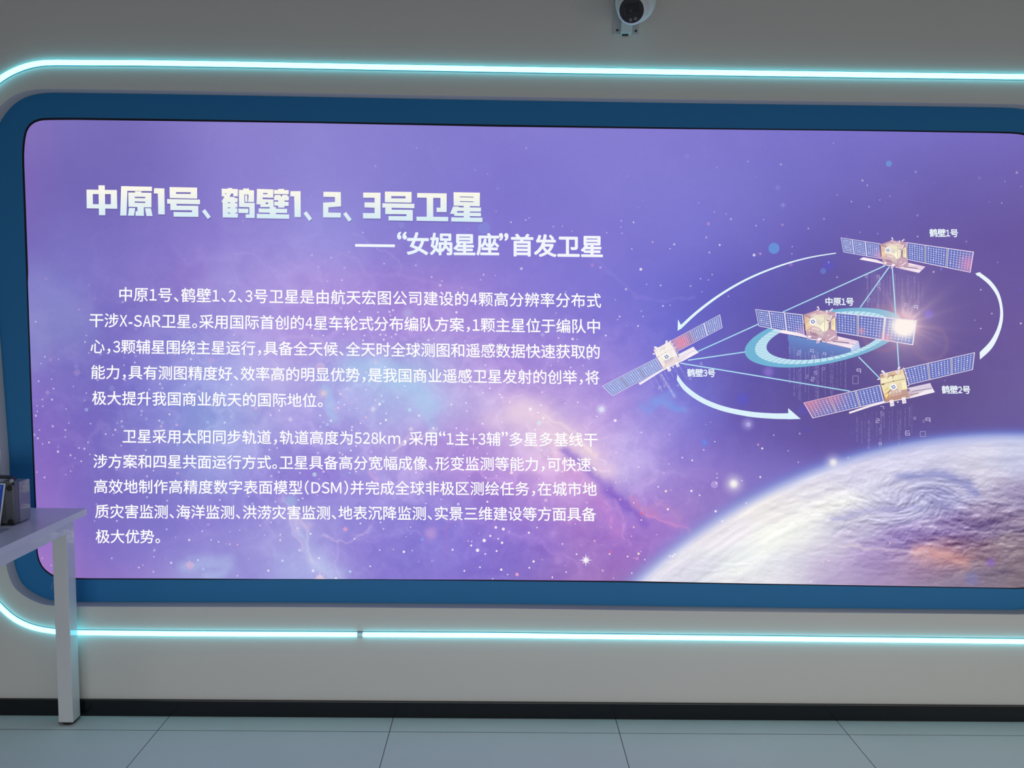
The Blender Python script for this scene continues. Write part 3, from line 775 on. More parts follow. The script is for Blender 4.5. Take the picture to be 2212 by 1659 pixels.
tr(545, 390, S2,
   [(165, 300), (752, 318), (752, 448), (165, 448)], [(165, 440), (385, 440), (385, 610), (160, 610)], [(545, 440), (752, 440), (750, 618), (545, 615)], [(385, 490), (545, 490), (545, 612), (385, 608)], [(162, 600), (370, 600), (370, 860), (148, 850)], [(290, 665), (755, 680), (765, 950), (290, 950)],
   [(930, 300), (1140, 300), (1140, 345), (930, 340)], [(775, 335), (1305, 345), (1305, 490), (775, 480)], [(810, 515), (1260, 515), (1260, 560), (1310, 570), (1310, 710), (1150, 715), (1150, 760), (1300, 765), (1300, 910), (1150, 910), (1150, 970), (930, 970), (930, 905), (785, 895), (785, 755), (930, 760), (930, 710), (780, 705), (780, 560), (810, 560)],
   [(625, 940), (845, 945), (845, 1350), (630, 1350)], [(225, 1000), (1245, 1015), (1250, 1165), (230, 1145)], [(160, 1190), (1320, 1215), (1322, 1370), (165, 1350)])
tr(620, 390, S1,
   [(105, 318), (405, 318), (412, 1092), (225, 1092), (215, 475), (95, 470)], [(492, 985), (580, 915), (748, 1135), (662, 1208)],
   [(1088, 335), (1605, 345), (1615, 770), (1235, 800), (1235, 958), (1608, 965), (1605, 1105), (1078, 1100), (1078, 660), (1435, 640), (1430, 490), (1088, 485)], [(1675, 1000), (1765, 938), (1932, 1160), (1845, 1230)])
tr(760, 390, S1,
   [(340, 358), (858, 362), (858, 1135), (335, 1130), (332, 970), (680, 975), (680, 812), (380, 800), (380, 652), (680, 658), (680, 515), (340, 512)],
   [(988, 330), (1785, 342), (1785, 470), (988, 465)], [(988, 330), (1178, 330), (1178, 655), (988, 648)], [(1605, 342), (1785, 342), (1785, 660), (1605, 660)], [(988, 530), (1785, 535), (1785, 660), (988, 648)],
   [(912, 678), (1868, 695), (1868, 828), (912, 805)], [(998, 760), (1190, 760), (1190, 1005), (1000, 998)], [(1000, 868), (1820, 878), (1820, 1008), (1000, 998)], [(1632, 878), (1820, 878), (1822, 1205), (1632, 1200)], [(1095, 1062), (1820, 1068), (1820, 1203), (1098, 1190)])
tr(890, 390, S1,
   [(155, 372), (1035, 385), (1035, 942), (735, 938), (735, 808), (850, 812), (850, 520), (155, 510)], [(440, 500), (632, 500), (635, 1090), (440, 1090)], [(132, 1078), (1082, 1088), (1082, 1218), (135, 1202)],
   [(1240, 348), (2028, 362), (2025, 770), (1245, 752)], [(1545, 740), (1725, 740), (1725, 1120), (1545, 1120)],
   [(1228, 775), (1400, 778), (1400, 800), (1545, 800), (1545, 912), (1350, 912), (1340, 958), (1545, 960), (1545, 1060), (1262, 1055), (1262, 1000), (1138, 992)], [(1720, 800), (2060, 805), (2060, 928), (1720, 925)], [(1720, 958), (2060, 962), (2060, 1070), (1720, 1062)], [(1170, 1098), (2103, 1108), (2103, 1240), (1172, 1222)])
def title_col(x, y):
    y0 = 401 + (x - 190) * 0.0135; t = min(max((y - y0) / 66, 0), 1)
    return np.array((255, 250, 234.)) * (1 - t) + np.array((214, 236, 246.)) * t if t > .55 else np.array((255, 250, 234.)) * (1 - t / .55) + np.array((232, 240, 240.)) * (t / .55)
ik = Ink(2)
for p in T: ik.poly([(x + 1.2, y + 3.0) for x, y in p], [bg_at(x, y) * .90 for x, y in p])
ik.Y = YP - .0016
for p in T: ik.poly(p, [title_col(x, y) for x, y in p])
ik.Y = YP - .0024     # the small gaps inside the two densest characters
def gap(ox, oy, s, *q):
    for p in q:
        p = [(ox + a / s, oy + b / s) for a, b in p]; ik.poly(p, bg_at(*p[0]) * .78)
gap(470, 390, S2, [(365, 782), (455, 786), (455, 812), (365, 808)], [(368, 962), (455, 966), (455, 993), (368, 990)], [(370, 1148), (455, 1152), (455, 1180), (370, 1176)], [(275, 455), (308, 455), (308, 490), (275, 490)])
gap(545, 390, S2, [(478, 788), (572, 790), (572, 842), (478, 840)], [(1010, 515), (1075, 515), (1060, 565), (1025, 565)])
gap(890, 390, S1, [(1428, 478), (1838, 486), (1838, 508), (1428, 500)], [(1428, 616), (1838, 624), (1838, 646), (1428, 638)], [(1245, 755), (1545, 760), (1545, 778), (1245, 773)])
ik.build('title_text', lightbox)

# ------------------------------------------------------------------ orbit diagram
def ell(par, t, k=1.0):
    cx, cy, a, b, an = par; c, s = math.cos(R(an)), math.sin(R(an)); x, y = a * k * math.cos(t), b * k * math.sin(t)
    return (cx + c * x - s * y, cy + s * x + c * y)
E1 = (1779.9, 729.3, 174.1, 56.6, 169.1); E2 = (1779.7, 729.5, 151.2, 50.6, 169.2); E3 = (1779.3, 731.8, 125.1, 41.4, 170.6)
ik = Ink(1); N = 120
for k in range(N):
    a0, a1 = 2 * math.pi * k / N, 2 * math.pi * (k + 1) / N
    p = [ell(E1, a0), ell(E1, a1), ell(E2, a1), ell(E2, a0)]
    def rc(q): return np.array((116, 180, 214.)) * (1 - .8 * flare_at(*q)) + np.array((236, 214, 218.)) * .8 * flare_at(*q)
    ik.poly(p, [rc(q) for q in p])
NS = 60
for k in range(NS):
    a0, a1 = 2 * math.pi * k / NS, 2 * math.pi * (k + 1) / NS; m = (a1 - a0) * .12
    for j in range(3):
        b0 = a0 + m + (a1 - a0 - m) * j / 3; b1 = a0 + m + (a1 - a0 - m) * (j + 1) / 3
        ik.poly([ell(E2, b0), ell(E2, b1), ell(E3, b1), ell(E3, b0)], (194, 229, 244))
    ik.poly([ell(E2, a0), ell(E2, a0 + m), ell(E3, a0 + m), ell(E3, a0)], (112, 170, 200))
ring = ik.build('orbit_ring', lightbox)
ik = Ink(2)
def z1(*p): return [(1280 + a / 2.3734, 460 + b / 2.3734) for a, b in p]
ik2 = ik
def r4(*p): return [(1700 + a / 12.289, 640 + b / 12.289) for a, b in p]
ik.poly(r4((1690, 1375), (1900, 1190), (1945, 1385), (1700, 1470)), [(205, 216, 246), (200, 208, 240), (178, 196, 234), (186, 205, 238)])
ik.build('signal_beam', lightbox)
LINES = [((1500, 270), (975, 508)), ((850, 570), (540, 710)), ((1522, 275), (1372, 485)), ((1537, 285), (1555, 535)), ((1562, 665), (1571, 800)), ((490, 755), (787, 712)), ((450, 770), (1320, 914)), ((1364, 738), (1475, 850))]
for a, b in LINES:
    ik = Ink(3); (a, b) = z1(a, b)
    ik.line(a, b, 3.4, bg_at(*a) * .5 + np.array((120, 190, 225)) * .5, bg_at(*b) * .5 + np.array((120, 190, 225)) * .5); ik.Y -= 0.0002
    ik.line(a, b, 1.7, (205, 242, 252), (185, 232, 248)); ik.build('link_line', lightbox)


def smooth(pts, n=6):
    p = np.array(pts, float); out = []
    for i in range(len(p) - 1):
        p0, p1, p2, p3 = p[max(i - 1, 0)], p[i], p[i + 1], p[min(i + 2, len(p) - 1)]
        for k in range(n):
            t = k / n; out.append(.5 * ((2 * p1) + (p2 - p0) * t + (2 * p0 - 5 * p1 + 4 * p2 - p3) * t * t + (3 * p1 - p0 - 3 * p2 + p3) * t ** 3))
    out.append(p[-1]); return [tuple(q) for q in out]


ik = Ink(5); c_ = smooth([(1248, 206), (1110, 229), (960, 271), (800, 336), (660, 416), (540, 505), (447, 590)], 8); n_ = len(c_); L_, R_ = [], []
for i, q in enumerate(c_):
    a, b = np.array(c_[max(i - 1, 0)]), np.array(c_[min(i + 1, n_ - 1)]); d = (b - a) / np.hypot(*(b - a)); nn = np.array((-d[1], d[0])); w = 2.4 + 5.2 * i / n_
    L_.append(np.array(q) + nn * w); R_.append(np.array(q) - nn * w)
ik.strip(z1(*L_), z1(*R_), (226, 248, 252)); ik.poly(z1((436, 604), (438, 546), (452, 572), (472, 572), (450, 596)), (226, 248, 252)); ik.build('orbit_arrow', lightbox)
ik = Ink(5)
o_ = smooth([(1986, 752), (2050, 690), (2092, 600), (2105, 515), (2088, 420), (2045, 352), (1985, 305)], 6); i_ = smooth([(1985, 714), (2040, 656), (2078, 582), (2090, 505), (2074, 430), (2032, 368), (1977, 322)], 6)
ik.strip(z1(*o_), z1(*i_), (236, 247, 253)); ik.poly(z1((1962, 310), (1988, 303), (1986, 312), (1974, 324)), (236, 247, 253)); ik.build('orbit_arrow', lightbox)
ik = Ink(5)
o_ = smooth([(432, 856), (470, 910), (550, 968), (660, 1014), (800, 1044), (920, 1055), (1004, 1057)], 6); i_ = smooth([(434, 828), (480, 886), (560, 945), (670, 990), (800, 1017), (920, 1027), (1004, 1027)], 6)
ik.strip(z1(*o_), z1(*i_), (220, 242, 252)); ik.poly(z1((1003, 1001), (1067, 1056), (1003, 1058)), (220, 242, 252)); ik.build('orbit_arrow', lightbox)


# satellites -------------------------------------------------------
def wing(parent, TL, TR, BR, BL, splits, rows, cols, warm=None, pale=0.0, flare=False, dark=(False, False)):
    """solar wing: frame, cells with bright nodes; splits: fractions (top, bottom) along the wing"""
    TL, TR, BR, BL = [np.array(q, float) for q in (TL, TR, BR, BL)]
    q = lambda u, v: None
    cuts = [(0, 0)] + splits + [(1, 1)]
    a = Ink(7); b = Ink(8); c = Ink(9)

    def pt(u_t, u_b, v):
        t = TL + (TR - TL) * u_t; bt = BL + (BR - BL) * u_b; return t + (bt - t) * v

    def tint(p, col):
        col = np.array(col, float)
        if pale: col = col * (1 - pale) + np.array((190, 205, 245)) * pale
        if warm is not None:
            for wx_, wy_, wr_, wc_, wa_ in warm:
                k = wa_ * math.exp(-((p[0] - wx_) ** 2 + (p[1] - wy_) ** 2) / wr_ ** 2); col = col * (1 - k) + np.array(wc_) * k
        if flare:
            k = min(1, (math.exp(-((p[0] - 1955) ** 2 + ((p[1] - 704) * 1.2) ** 2) / 25. ** 2) * 1.6 + .35 * math.exp(-((p[0] - 1945) ** 2 + (p[1] - 708) ** 2) / 48. ** 2))); col = col * (1 - k) + np.array((255, 244, 238)) * k
        return col
    fr = (236, 226, 240)
    for si in range(len(cuts) - 1):
        (t0, b0), (t1, b1) = cuts[si], cuts[si + 1]
        P4 = [pt(t0, b0, 0), pt(t1, b1, 0), pt(t1, b1, 1), pt(t0, b0, 1)]
        a.poly(P4, [tint(p, fr) for p in P4])
        f = lambda u, v: pt(t0 + (t1 - t0) * (.035 + .93 * u), b0 + (b1 - b0) * (.035 + .93 * u), .035 + .93 * v)
        nx = cols[si]
        for i in range(nx):
            for j in range(rows):
                g = .10
                Q = [f((i + g) / nx, (j + g) / rows), f((i + 1 - g) / nx, (j + g) / rows), f((i + 1 - g) / nx, (j + 1 - g) / rows), f((i + g) / nx, (j + 1 - g) / rows)]
                Bq = [f(i / nx, j / rows), f((i + 1) / nx, j / rows), f((i + 1) / nx, (j + 1) / rows), f(i / nx, (j + 1) / rows)]
                b.poly(Bq, [tint(p, (140, 150, 212)) for p in Bq])
                c.poly(Q, [tint(p, (104, 113, 188)) for p in Q])
        for i in range(1, nx):
            for j in range(1, rows):
                p = f(i / nx, j / rows); big = (i * 7 + j * 5 + si) % 13 == 0
                c.disc(p[0], p[1], 1.75 if big else 1.15, tint(p, (232, 236, 255)), 6)
    for si, (t, bt_) in enumerate(splits):
        if dark[si]:
            p0, p1 = pt(t, bt_, .03), pt(t, bt_, .97); c.line(p0, p1, 1.3, (60, 52, 90))
    o = Ink(7); o.v = a.v + b.v + c.v; o.c = a.c + b.c + c.c
    na, nb = len(a.v), len(b.v); o.f = a.f + [tuple(k + na for k in f) for f in b.f] + [tuple(k + na + nb for k in f) for f in c.f]
    # restack: each batch keeps its own plane
    return o.build('solar_wing', parent)


def emblem(ik, pts_c, r, ang=0.0, col=(58, 92, 160)):
    """round white badge with the blue propeller-like mark"""
    cx, cy = pts_c; ik.disc(cx, cy, r, (250, 248, 248), 16); ca, sa = math.cos(R(ang)), math.sin(R(ang)); ik.Y -= 0.0003
    for p in ([(-.6, -.05), (-.5, -.45), (-.18, -.15), (-.25, .1)], [(-.05, -.55), (.35, -.5), (.2, -.2), (-.1, -.1)], [(.3, -.35), (.62, -.05), (.55, .4), (.3, .1)], [(-.55, .2), (-.15, .12), (-.05, .45), (-.3, .5)], [(0, .15), (.3, .3), (.35, .6), (.02, .55)]):
        ik.poly([(cx + r * (ca * x - sa * y), cy + r * (sa * x + ca * y)) for x, y in p], col)
    ik.Y += 0.0003


def body_A(parent, M, scale):
    """gold-foil satellite bus seen from below (points in the crop of the upper satellite)"""
    A = lambda *p: [M(1890 + a / 16.59, 500 + b / 16.59) for a, b in p]
    rd = Ink(10, 1.2e-5)
    rd.poly(A((-560, 1000), (-420, 925), (60, 1010), (300, 1110), (310, 1170), (0, 1105)), [(252, 240, 246), (250, 236, 242), (246, 228, 238), (240, 220, 232), (250, 240, 246), (255, 246, 250)])
    rd.build('radar_panel', parent); rd = Ink(10, 1.2e-5)
    rd.poly(A((1190, 1120), (1810, 1262), (1580, 1480), (850, 1310), (920, 1240)), [(255, 246, 246), (232, 205, 228), (252, 244, 250), (240, 225, 236), (225, 200, 210)])
    rd.Y -= .0002; rd.line(*A((1040, 1268), (1530, 1325)), 2.2 * scale, (165, 140, 165), (140, 118, 150)); rd.line(*A((1530, 1335), (1700, 1370)), 1.6 * scale, (205, 180, 200))
    rd.line(*A((860, 1330), (1580, 1490)), 1.2 * scale, (170, 140, 190)); rd.build('radar_panel', parent)
    b = Ink(11, 1.2e-5)
    b.poly(A((190, 465), (590, 322), (1130, 385), (1150, 970), (1205, 1235), (840, 1290), (280, 1125)), [(215, 178, 180), (210, 172, 185), (200, 162, 180), (215, 185, 180), (190, 156, 176), (196, 160, 178), (205, 165, 172)])
    b.poly(A((190, 465), (590, 322), (700, 335), (1130, 385), (990, 480), (870, 450), (560, 470), (400, 520), (230, 470)), [(215, 175, 195), (205, 165, 180), (210, 172, 185), (190, 150, 180), (190, 150, 170), (225, 200, 205), (230, 205, 205), (210, 180, 190), (190, 150, 160)])
    b.poly(A((210, 480), (400, 545), (430, 790), (300, 960), (245, 930)), [(215, 165, 165), (236, 214, 190), (245, 222, 190), (232, 196, 165), (240, 205, 160)])
    b.poly(A((400, 520), (560, 470), (870, 450), (990, 480), (1000, 620), (900, 930), (820, 1000), (740, 940), (640, 850), (430, 790)), [(214, 196, 200), (240, 228, 205), (246, 238, 205), (220, 196, 190), (200, 175, 185), (235, 222, 205), (230, 220, 205), (240, 235, 210), (246, 240, 220), (240, 225, 200)])
    b.poly(A((560, 560), (800, 540), (800, 660), (690, 800), (560, 690)), [(236, 230, 205), (245, 240, 205), (226, 218, 208), (216, 206, 206), (224, 212, 208)])
    b.poly(A((660, 820), (790, 680), (805, 980), (760, 985)), [(250, 244, 210), (250, 246, 214), (255, 252, 222), (250, 244, 215)])
    b.poly(A((820, 640), (905, 640), (915, 800), (860, 960), (815, 975)), [(250, 242, 205), (238, 226, 205), (250, 244, 214), (250, 242, 216), (255, 250, 222)])
    b.poly(A((260, 950), (430, 790), (640, 850), (770, 990), (840, 1200), (830, 1275), (560, 1205), (280, 1125)), [(222, 180, 175), (224, 192, 185), (216, 190, 190), (214, 196, 196), (190, 150, 175), (180, 140, 165), (178, 138, 165), (190, 150, 175)])
    b.poly(A((380, 960), (600, 1000), (620, 1130), (400, 1080)), (172, 134, 158))
    b.poly(A((560, 1020), (720, 1000), (780, 1130), (640, 1140)), [(205, 180, 185), (224, 210, 205), (205, 185, 190), (190, 160, 175)])
    b.poly(A((990, 480), (1130, 385), (1150, 970), (1000, 930), (1000, 620)), [(196, 158, 180), (205, 165, 185), (215, 180, 190), (190, 155, 175), (185, 150, 175)])
    b.poly(A((1010, 620), (1125, 545), (1138, 950), (1000, 905)), [(238, 212, 180), (246, 226, 186), (252, 244, 200), (240, 222, 180)])
    b.poly(A((930, 700), (1000, 640), (995, 900), (945, 940)), (152, 134, 165))
    b.poly(A((790, 1000), (900, 930), (1000, 930), (1150, 980), (1140, 1045), (1205, 1125), (1205, 1235), (920, 1250), (850, 1295), (830, 1270)), [(205, 180, 195), (200, 170, 185), (178, 140, 168), (190, 150, 175), (205, 170, 190), (180, 142, 165), (190, 158, 180), (196, 160, 180), (215, 180, 200), (190, 150, 175)])
    b.Y -= .0002
    b.line(*A((930, 1235), (1120, 1110)), 1.8 * scale, (250, 232, 240)); b.line(*A((805, 480), (815, 980)), 1.0 * scale, (205, 185, 170)); b.line(*A((190, 480), (225, 910)), 1.3 * scale, (90, 66, 100))
    b.line(*A((1148, 560), (1148, 960)), 1.2 * scale, (92, 72, 104)); b.line(*A((230, 480), (400, 565)), 1.8 * scale, (166, 130, 140)); b.line(*A((400, 470), (560, 430)), 1.5 * scale, (240, 220, 225))
    b.line(*A((270, 700), (400, 600)), 1.2 * scale, (205, 160, 140)); b.line(*A((280, 820), (420, 720)), 1.2 * scale, (252, 226, 190)); b.line(*A((1060, 640), (1070, 800)), 1.2 * scale, (205, 180, 150))
    for p0, p1, w_ in (((1030, 470), (980, 600), 2.2), ((890, 620), (960, 610), 2.6), ((680, 360), (720, 350), 1.5), ((900, 1095), (960, 1100), 1.8)): b.line(*A(p0, p1), w_ * scale, (238, 226, 232))
    b.line(*A((870, 630), (950, 640)), 1.2 * scale, (105, 82, 100)); b.line(*A((1040, 520), (1150, 535)), 1.0 * scale, (150, 120, 150))
    for p0, p1, w_ in (((605, 225), (655, 310), 2.2), ((585, 235), (640, 222), 2.0), ((960, 355), (1055, 280), 2.8), ((850, 350), (905, 345), 3.0), ((870, 350), (880, 420), 3.0), ((580, 320), (640, 330), 2.2)): b.line(*A(p0, p1), w_ * scale, (240, 224, 236), (226, 208, 224))
    b.poly(A((330, 1095), (432, 1108), (400, 1168), (310, 1150)), (245, 236, 244)); b.poly(A((310, 1150), (400, 1168), (385, 1210), (280, 1215)), (196, 170, 200))
    b.poly(A((620, 1160), (732, 1175), (690, 1245), (590, 1232)), (248, 240, 247)); b.poly(A((590, 1232), (690, 1245), (650, 1330), (550, 1330)), (205, 185, 214))
    b.line(*A((380, 1195), (600, 1235)), 1.6 * scale, (255, 240, 244)); b.line(*A((730, 1270), (840, 1300)), 1.4 * scale, (250, 232, 236))
    for t_, p0, p1, k_ in (('航天宏图', (445, 868), (648, 922), 3.3), ('PIESAT', (352, 950), (640, 1022), 4.3)):
        (xa, ya), (xb, yb) = A(p0, p1); text_run(b, t_, k_ * scale, xa, xb, ya, yb, (248, 234, 234), off=.03)
    e_ = M(1890 + 465 / 16.59, 500 + 672 / 16.59); emblem(b, e_, 6.4 * scale)
    b.build('satellite_body', parent)


def body_B(parent, M, pale, ang):
    """gold-foil bus seen from its face (points in the crop of the lower satellite)"""
    A = lambda *p: [M(1880 + a / 13.825, 780 + b / 13.825) for a, b in p]
    pc = lambda c: tuple(np.array(c) * (1 - pale) + np.array((250, 244, 250)) * pale)
    rd = Ink(10, 1.2e-5)
    rd.poly(A((1110, 800), (1180, 790), (1790, 655), (1850, 790), (1200, 900)), [pc(c) for c in ((190, 170, 190), (222, 210, 228), (226, 212, 232), (216, 204, 226), (228, 216, 230))])
    rd.poly(A((1120, 905), (1850, 790), (1928, 930), (1180, 1112), (1150, 1050)), [pc(c) for c in ((214, 190, 200), (240, 230, 242), (246, 238, 246), (252, 244, 248), (190, 160, 175))])
    rd.Y -= .0002; rd.line(*A((1240, 905), (1840, 815)), 1.6, pc((150, 132, 165)), pc((120, 105, 150))); rd.line(*A((1180, 1010), (1450, 960)), 1.8, pc((165, 140, 160))); rd.line(*A((1150, 850), (1210, 880)), 3, pc((205, 185, 205)))
    rd.build('radar_panel', parent); rd = Ink(10, 1.2e-5)
    rd.poly(A((-640, 1520), (-80, 1330), (430, 1190), (455, 1245), (0, 1370), (-625, 1575)) if pale == 0 else A((-640, 1500), (430, 1190), (455, 1245), (-600, 1580)), pc((244, 234, 242)))
    rd.build('radar_panel', parent)
    b = Ink(11, 1.2e-5)
    b.poly(A((280, 400), (980, 240), (1010, 375), (660, 440), (300, 520)), [pc(c) for c in ((190, 148, 130), (236, 210, 170), (240, 220, 170), (196, 160, 140), (205, 170, 145))])
    b.poly(A((300, 520), (660, 440), (1010, 375), (1055, 505), (310, 690)), [pc(c) for c in ((244, 232, 190), (246, 236, 196), (238, 222, 180), (236, 224, 186), (246, 236, 200))])
    b.poly(A((310, 690), (1055, 505), (1110, 840), (900, 870), (690, 790), (400, 985)), [pc(c) for c in ((240, 226, 182), (238, 224, 190), (245, 232, 184), (236, 216, 178), (224, 208, 190), (244, 226, 170))])
    b.poly(A((400, 985), (690, 790), (900, 870), (1110, 840), (1160, 1100), (450, 1245), (415, 1080)), [pc(c) for c in ((240, 214, 150), (214, 190, 172), (196, 162, 152), (190, 155, 150), (186, 146, 142), (178, 138, 132), (205, 160, 120))])
    b.poly(A((430, 1010), (560, 960), (480, 1120)), pc((250, 224, 150))); b.poly(A((560, 1080), (900, 1010), (850, 1130), (640, 1150)), pc((192, 150, 136)))
    b.poly(A((930, 620), (1060, 600), (1090, 800), (960, 850)), pc((250, 240, 196)))
    b.Y -= .0002
    b.line(*A((320, 690), (1040, 525)), 1.0, pc((150, 120, 90))); b.line(*A((330, 700), (420, 690)), 1.8, pc((90, 66, 50))); b.line(*A((640, 450), (720, 430)), 1.8, pc((130, 100, 90))); b.line(*A((670, 460), (675, 520)), 1.2, pc((110, 80, 70)))
    b.line(*A((520, 960), (620, 840)), 1.5, pc((140, 105, 70))); b.line(*A((430, 880), (540, 800)), 1.2, pc((190, 165, 110))); b.line(*A((500, 520), (640, 400)), 1.2, pc((160, 120, 100))); b.line(*A((285, 400), (980, 240)), 1.4, pc((240, 220, 225)))
    b.disc(*A((690, 595))[0], 1.3, pc((90, 70, 60)), 8)
    for c_ in ((465, 410), (815, 325)): b.disc(*A(c_)[0], 4.4, pc((240, 226, 224)), 12); b.Y -= .0001; b.disc(*A((c_[0] - 5, c_[1] + 5))[0], 1.6, pc((205, 185, 185)), 8); b.Y += .0001
    for p0, p1, w_ in (((335, 290), (425, 350), 4.4), ((880, 170), (830, 245), 4.4), ((210, 550), (290, 530), 2.6), ((975, 210), (1010, 225), 3.0), ((1030, 360), (1090, 350), 1.6), ((1090, 525), (1150, 510), 1.6), ((1110, 740), (1165, 725), 1.8)): b.line(*A(p0, p1), w_, pc((242, 230, 238)))
    b.poly(A((570, 1165), (690, 1150), (718, 1330), (600, 1362)), pc((240, 232, 242))); b.poly(A((930, 1090), (1045, 1065), (1080, 1250), (962, 1277)), pc((240, 232, 242)))
    b.line(*A((620, 1290), (690, 1270)), 1.0, (150, 140, 165)); b.line(*A((980, 1205), (1045, 1190)), 1.0, (150, 140, 165)); b.line(*A((450, 1240), (1165, 1095)), 1.5, pc((252, 240, 236))); b.disc(*A((820, 1225))[0], 1.8, pc((245, 238, 245)), 6)
    for t_, p0, p1, k_ in (('航天宏图', (560, 960), (920, 880), 6.3), ('PIESAT', (578, 1042), (925, 964), 4.9)):
        (xa, ya), (xb, yb) = A(p0, p1); text_run(b, t_, k_, xa, xb, ya, yb, pc((236, 218, 216)) if pale == 0 else (206, 188, 206), off=.03)
    emblem(b, A((690, 770))[0], 7.4, ang); b.build('satellite_body', parent)


def sat(name):
    o = bpy.data.objects.new(name, None); COL.objects.link(o); o.empty_display_size = .03; return attach(o, lightbox)


def cr(ox, oy, s, *p): return [(ox + a / s, oy + b / s) for a, b in p]


s1 = sat('satellite_picture'); s1['label'] = 'upper right satellite below its caption'
wing(s1, *cr(1800, 490, 6.9125, (110, 160), (705, 250), (725, 480), (150, 378)), [(.287, .28), (.615, .605)], 8, [7, 7, 7], warm=[(1902, 553, 13, (236, 170, 205), .6)])
wing(s1, *cr(1800, 490, 6.9125, (1095, 230), (2100, 372), (2050, 685), (1100, 490)), [(.275, .285), (.61, .62)], 8, [7, 8, 8], warm=[(2093, 572, 20, (240, 150, 190), .65)], dark=(True, True))
body_A(s1, lambda x, y: (x, y), 1.0)
s2 = sat('satellite_picture'); s2['label'] = 'largest satellite, in the middle of the orbit ring'
wing(s2, *cr(1600, 630, 9.217, (288, 350), (1235, 455), (1270, 870), (358, 688)), [(.287, .28), (.615, .61)], 8, [7, 7, 7], warm=[(1735, 716, 12, (236, 180, 215), .5)])
wing(s2, (1804.6, 675), (1980.5, 692), (1972.6, 746), (1805.8, 718.1), [(.275, .28), (.61, .605)], 8, [7, 8, 8], warm=[(1861, 715, 7, (240, 160, 175), .7), (1915, 733, 14, (245, 165, 180), .7)], flare=True, dark=(True, False))
body_A(s2, lambda x, y: (1735.8 + 1.215 * (x - 1901.5), 679.9 + 1.18 * (y - 528)), 1.2)
s3 = sat('satellite_picture'); s3['label'] = 'lower right satellite with a reddish left wing'
wing(s3, *cr(1720, 750, 5.53, (85, 662), (1000, 448), (1050, 648), (195, 850)), [(.34, .335), (.68, .665)], 8, [7, 7, 7], warm=[(1748, 868, 30, (240, 140, 160), .62), (1800, 856, 24, (238, 140, 165), .5)], dark=(True, True))
wing(s3, *cr(1720, 750, 5.53, (1285, 255), (2135, 60), (2110, 270), (1345, 450)), [(.335, .325), (.67, .67)], 8, [7, 7, 7], dark=(True, True))
body_B(s3, lambda x, y: (x, y), 0.0, 0)
s4 = sat('satellite_picture'); s4['label'] = 'small pale satellite tilted at the left of the diagram'
wing(s4, *cr(1290, 670, 7.628, (80, 1250), (970, 790), (1080, 975), (250, 1415)), [(.33, .325), (.665, .66)], 8, [8, 8, 8], pale=.42, dark=(True, True))
wing(s4, *cr(1290, 670, 7.628, (1200, 510), (2025, 70), (2065, 290), (1310, 690)), [(.345, .335), (.675, .67)], 8, [8, 8, 8], pale=.2, warm=[(1472, 740, 22, (246, 140, 165), .75)], dark=(True, False))
# affine from the lower satellite's bus to this one
srcp = np.array(cr(1880, 780, 13.825, (280, 400), (980, 240), (450, 1245))); dstp = np.array(cr(1290, 670, 7.628, (930, 660), (1200, 520), (1100, 985)))
AM = np.linalg.solve(np.c_[srcp, np.ones(3)], dstp)
body_B(s4, lambda x, y: tuple(np.array((x, y, 1.0)) @ AM), 0.74, -18)

for t_, xl_, xr_, yl_, yr_, em_ in [('鹤壁1号', 2007.5, 2069.5, 502.8, 503.6, 18.4), ('中原1号', 1783, 1844.2, 651, 651.8, 18.3), ('鹤壁2号', 2034, 2096, 841.5, 842, 18.4), ('鹤壁3号', 1484, 1545, 805, 806, 18.2)]:
    ik = Ink(13); text_run(ik, t_, em_, xl_, xr_, yl_, yr_, (238, 250, 254), off=0.022); ik.build('caption_text', lightbox)

# digit rain under the satellites
SEG = {'0': 'abcdef', '1': 'bc', '2': 'abged', '3': 'abgcd', '4': 'fgbc', '5': 'afgcd', '6': 'afgedc', '7': 'abc', '8': 'abcdefg', '9': 'abcfg'}
SP = {'a': ((0, 0), (1, 0)), 'b': ((1, 0), (1, .5)), 'c': ((1, .5), (1, 1)), 'd': ((0, 1), (1, 1)), 'e': ((0, .5), (0, 1)), 'f': ((0, 0), (0, .5)), 'g': ((0, .5), (1, .5))}
rnd = random.Random(5)
dg = Ink(1); dg.Y = YP - 0.0002


def digit(ch, x, y, w, h, alpha, lw=1.0):
    for s_ in SEG[ch]:
        (a, b), (c, d) = SP[s_]; p0, p1 = (x + a * w, y + b * h), (x + c * w, y + d * h); col = bg_at(x, y) * (1 - alpha) + np.array((225, 220, 250)) * alpha
        dg.line(p0, p1, lw, col)


def column(x, y0, y1, w, h, alpha, dx=0.0):
    y = y0
    while y < y1:
        digit(rnd.choice('0123456789'), x + dx * (y - y0), y, w, h, alpha * rnd.uniform(.6, 1), .8 if w < 5 else 1.1); y += h * 1.45


